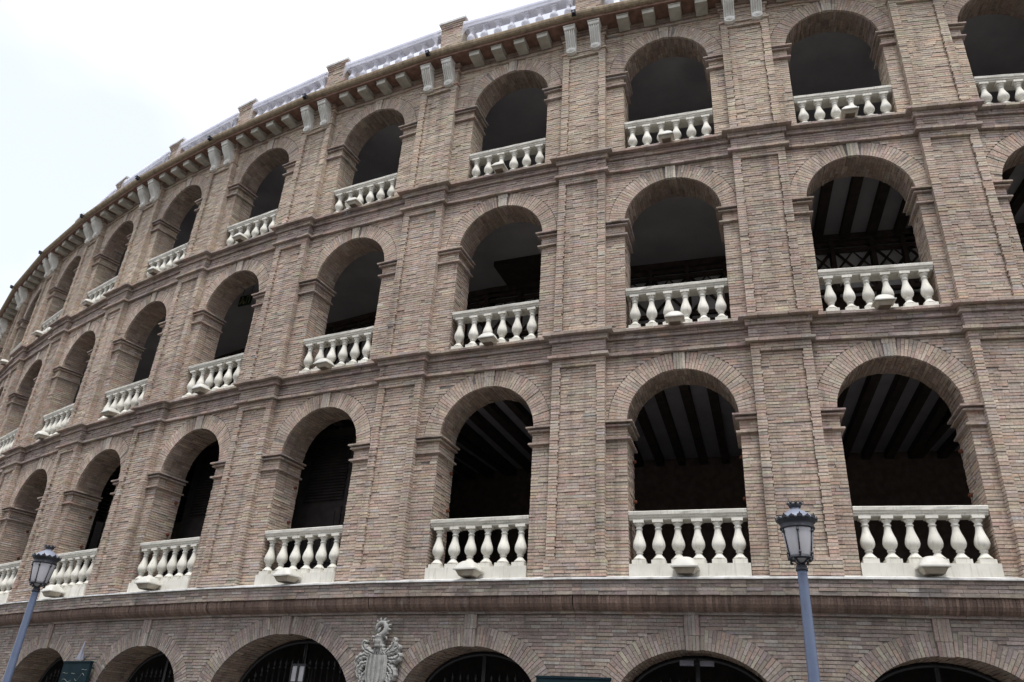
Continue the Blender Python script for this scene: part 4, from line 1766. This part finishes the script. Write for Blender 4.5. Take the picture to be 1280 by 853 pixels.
# ---- small pendant cord below a balustrade
b = MB()
b.tube([(-.02, -.13, 13.60), (-.03, -.14, 13.45), (-.06, -.14, 13.36)], .012, 6)
b.tube([(-.02, -.13, 13.60), (.04, -.14, 13.47), (.03, -.14, 13.38)], .010, 6)
o = link('loose_cable', b.mesh('loose_cable', 'signline'), None, None, BF[-2] @ Matrix.Translation((-.25, -.02, 0)))
tag(o, 'short pale cable dangling under the floodlight of a top tier balustrade', 'cable')

# ================================================================== LAMP POSTS
def lamp_post(loc, rz, label):
    m = Matrix.Translation(loc) @ Matrix.Rotation(rz, 4, 'Z')
    root = empty('lamp_post', m)
    tag(root, label, 'lamp post', 'street lamps before the bullring')
    P = MB()
    P.lathe([(.16, 0), (.17, .04), (.15, .10), (.12, .30), (.11, .70), (.085, .78), (.075, .82), (.068, .90), (.050, 3.46), (.050, 3.50)], 24)
    pole = link('pole', P.mesh('lamp_pole', 'pole'), root, None, m)
    c = MB()
    c.lathe([(.052, 3.49), (.062, 3.495), (.062, 3.52), (.055, 3.525), (.055, 3.545), (.048, 3.55)], 20)
    link('collar', c.mesh('lamp_collar', 'lampiron'), pole, None, m)
    L = empty_part('lantern', root, m)
    # scrolled supports
    for i in range(4):
        a = math.pi / 4 + i * math.pi / 2
        ca, sa = math.cos(a), math.sin(a)
        b = MB()
        path = [(.03, 3.54), (.04, 3.575), (.07, 3.605), (.105, 3.615), (.125, 3.60), (.122, 3.578), (.105, 3.575), (.10, 3.59)]
        b.tube([(r * ca, r * sa, z) for r, z in path], [.014, .013, .013, .013, .012, .011, .010, .008], 7)
        link('scroll', b.mesh('lamp_scroll', 'lampiron'), L, None, m)
    b = MB()
    b.lathe([(.10, 3.612), (.128, 3.612), (.132, 3.622), (.128, 3.636), (.112, 3.638), (.10, 3.63)], 28)
    link('ring', b.mesh('lantern_ring', 'lampiron'), L, None, m)
    b = MB()
    b.lathe([(.168, 3.925), (.180, 3.93), (.182, 3.945), (.172, 3.955), (.172, 3.985), (.185, 3.995), (.200, 4.015), (.205, 4.03), (.19, 4.035), (.16, 4.03)], 28)
    link('ring', b.mesh('lantern_ring', 'lampiron'), L, None, m)
    b = MB()
    b.lathe([(.118, 3.637), (.122, 3.65), (.163, 3.92), (.163, 3.928)], 28)
    link('glass', b.mesh('lantern_glass', 'lampglass'), L, None, m)
    b = MB()
    b.lathe([(.03, 3.575), (.07, 3.60), (.105, 3.634)], 20, (0, 0, 0), 0, True, False)
    link('glass_bowl', b.mesh('glass_bowl', 'lampglass'), L, None, m)
    for i in range(6):
        a = .35 + i * math.pi / 3
        ca, sa = math.cos(a), math.sin(a)
        b = MB()
        b.tube([(.126 * ca, .126 * sa, 3.63), (.168 * ca, .168 * sa, 3.93)], .0075, 6)
        for t in (.12, .88):
            r = .126 + (.168 - .126) * t + .008
            b.lathe([(.014, -.012), (.014, .012)], 8, (r * ca, r * sa, 3.63 + .30 * t))
        link('glazing_bar', b.mesh('glazing_bar', 'lampiron'), L, None, m)
    b = MB()
    n = 16
    for i in range(n):
        a = 2 * math.pi * i / n
        ca, sa = math.cos(a), math.sin(a)
        ta, tb = -sa, ca
        big = i % 2 == 0
        hgt = .052 if big else .036
        w = .030
        pts = [(-w, 0), (-w * .9, hgt * .45), (-w * .35, hgt * .6), (0, hgt), (w * .35, hgt * .6), (w * .9, hgt * .45), (w, 0)]
        v = []
        for rr in (.202, .214):
            for q, z in pts:
                r = rr + z * .16
                v.append((r * ca + q * ta, r * sa + q * tb, 4.022 + z))
        nn = len(pts)
        f = [tuple(range(nn)), tuple(range(2 * nn - 1, nn - 1, -1))] + [(j, (j + 1) % nn, nn + (j + 1) % nn, nn + j) for j in range(nn)]
        b.add(v, f)
    link('cresting', b.mesh('lantern_cresting', 'lampiron'), L, None, m)
    b = MB()
    b.lathe([(.198, 4.03), (.185, 4.045), (.165, 4.07), (.13, 4.10), (.09, 4.125), (.055, 4.145), (.045, 4.16), (.048, 4.172)], 28)
    link('dome', b.mesh('lantern_dome', 'lamptop'), L, None, m)
    b = MB()
    b.lathe([(.045, 4.165), (.060, 4.172), (.066, 4.19), (.072, 4.205), (.060, 4.21), (.03, 4.205)], 20)
    for i in range(8):
        a = 2 * math.pi * i / 8
        b.lathe([(.012, 0), (.015, .014), (.004, .032)], 6, (.072 * math.cos(a), .072 * math.sin(a), 4.203))
    link('crown_finial', b.mesh('crown_finial', 'lampiron'), L, None, m)


def empty_part(name, parent, m):
    """the lantern's own body carries its pieces: a ring plate below the dome"""
    b = MB()
    b.lathe([(.02, 3.53), (.03, 3.535), (.03, 3.56), (.02, 3.575)], 12)
    return link(name, b.mesh('lantern_stem', 'lampiron'), parent, None, m)


lamp_post((1.80, -4.60, 0.14 * 0), .15, 'blue grey street lamp with crowned lantern standing before the gate arches, larger in view')
lamp_post((-9.74, -3.40, 0), .6, 'blue grey street lamp with crowned lantern near the dark teal sign, smaller in view')
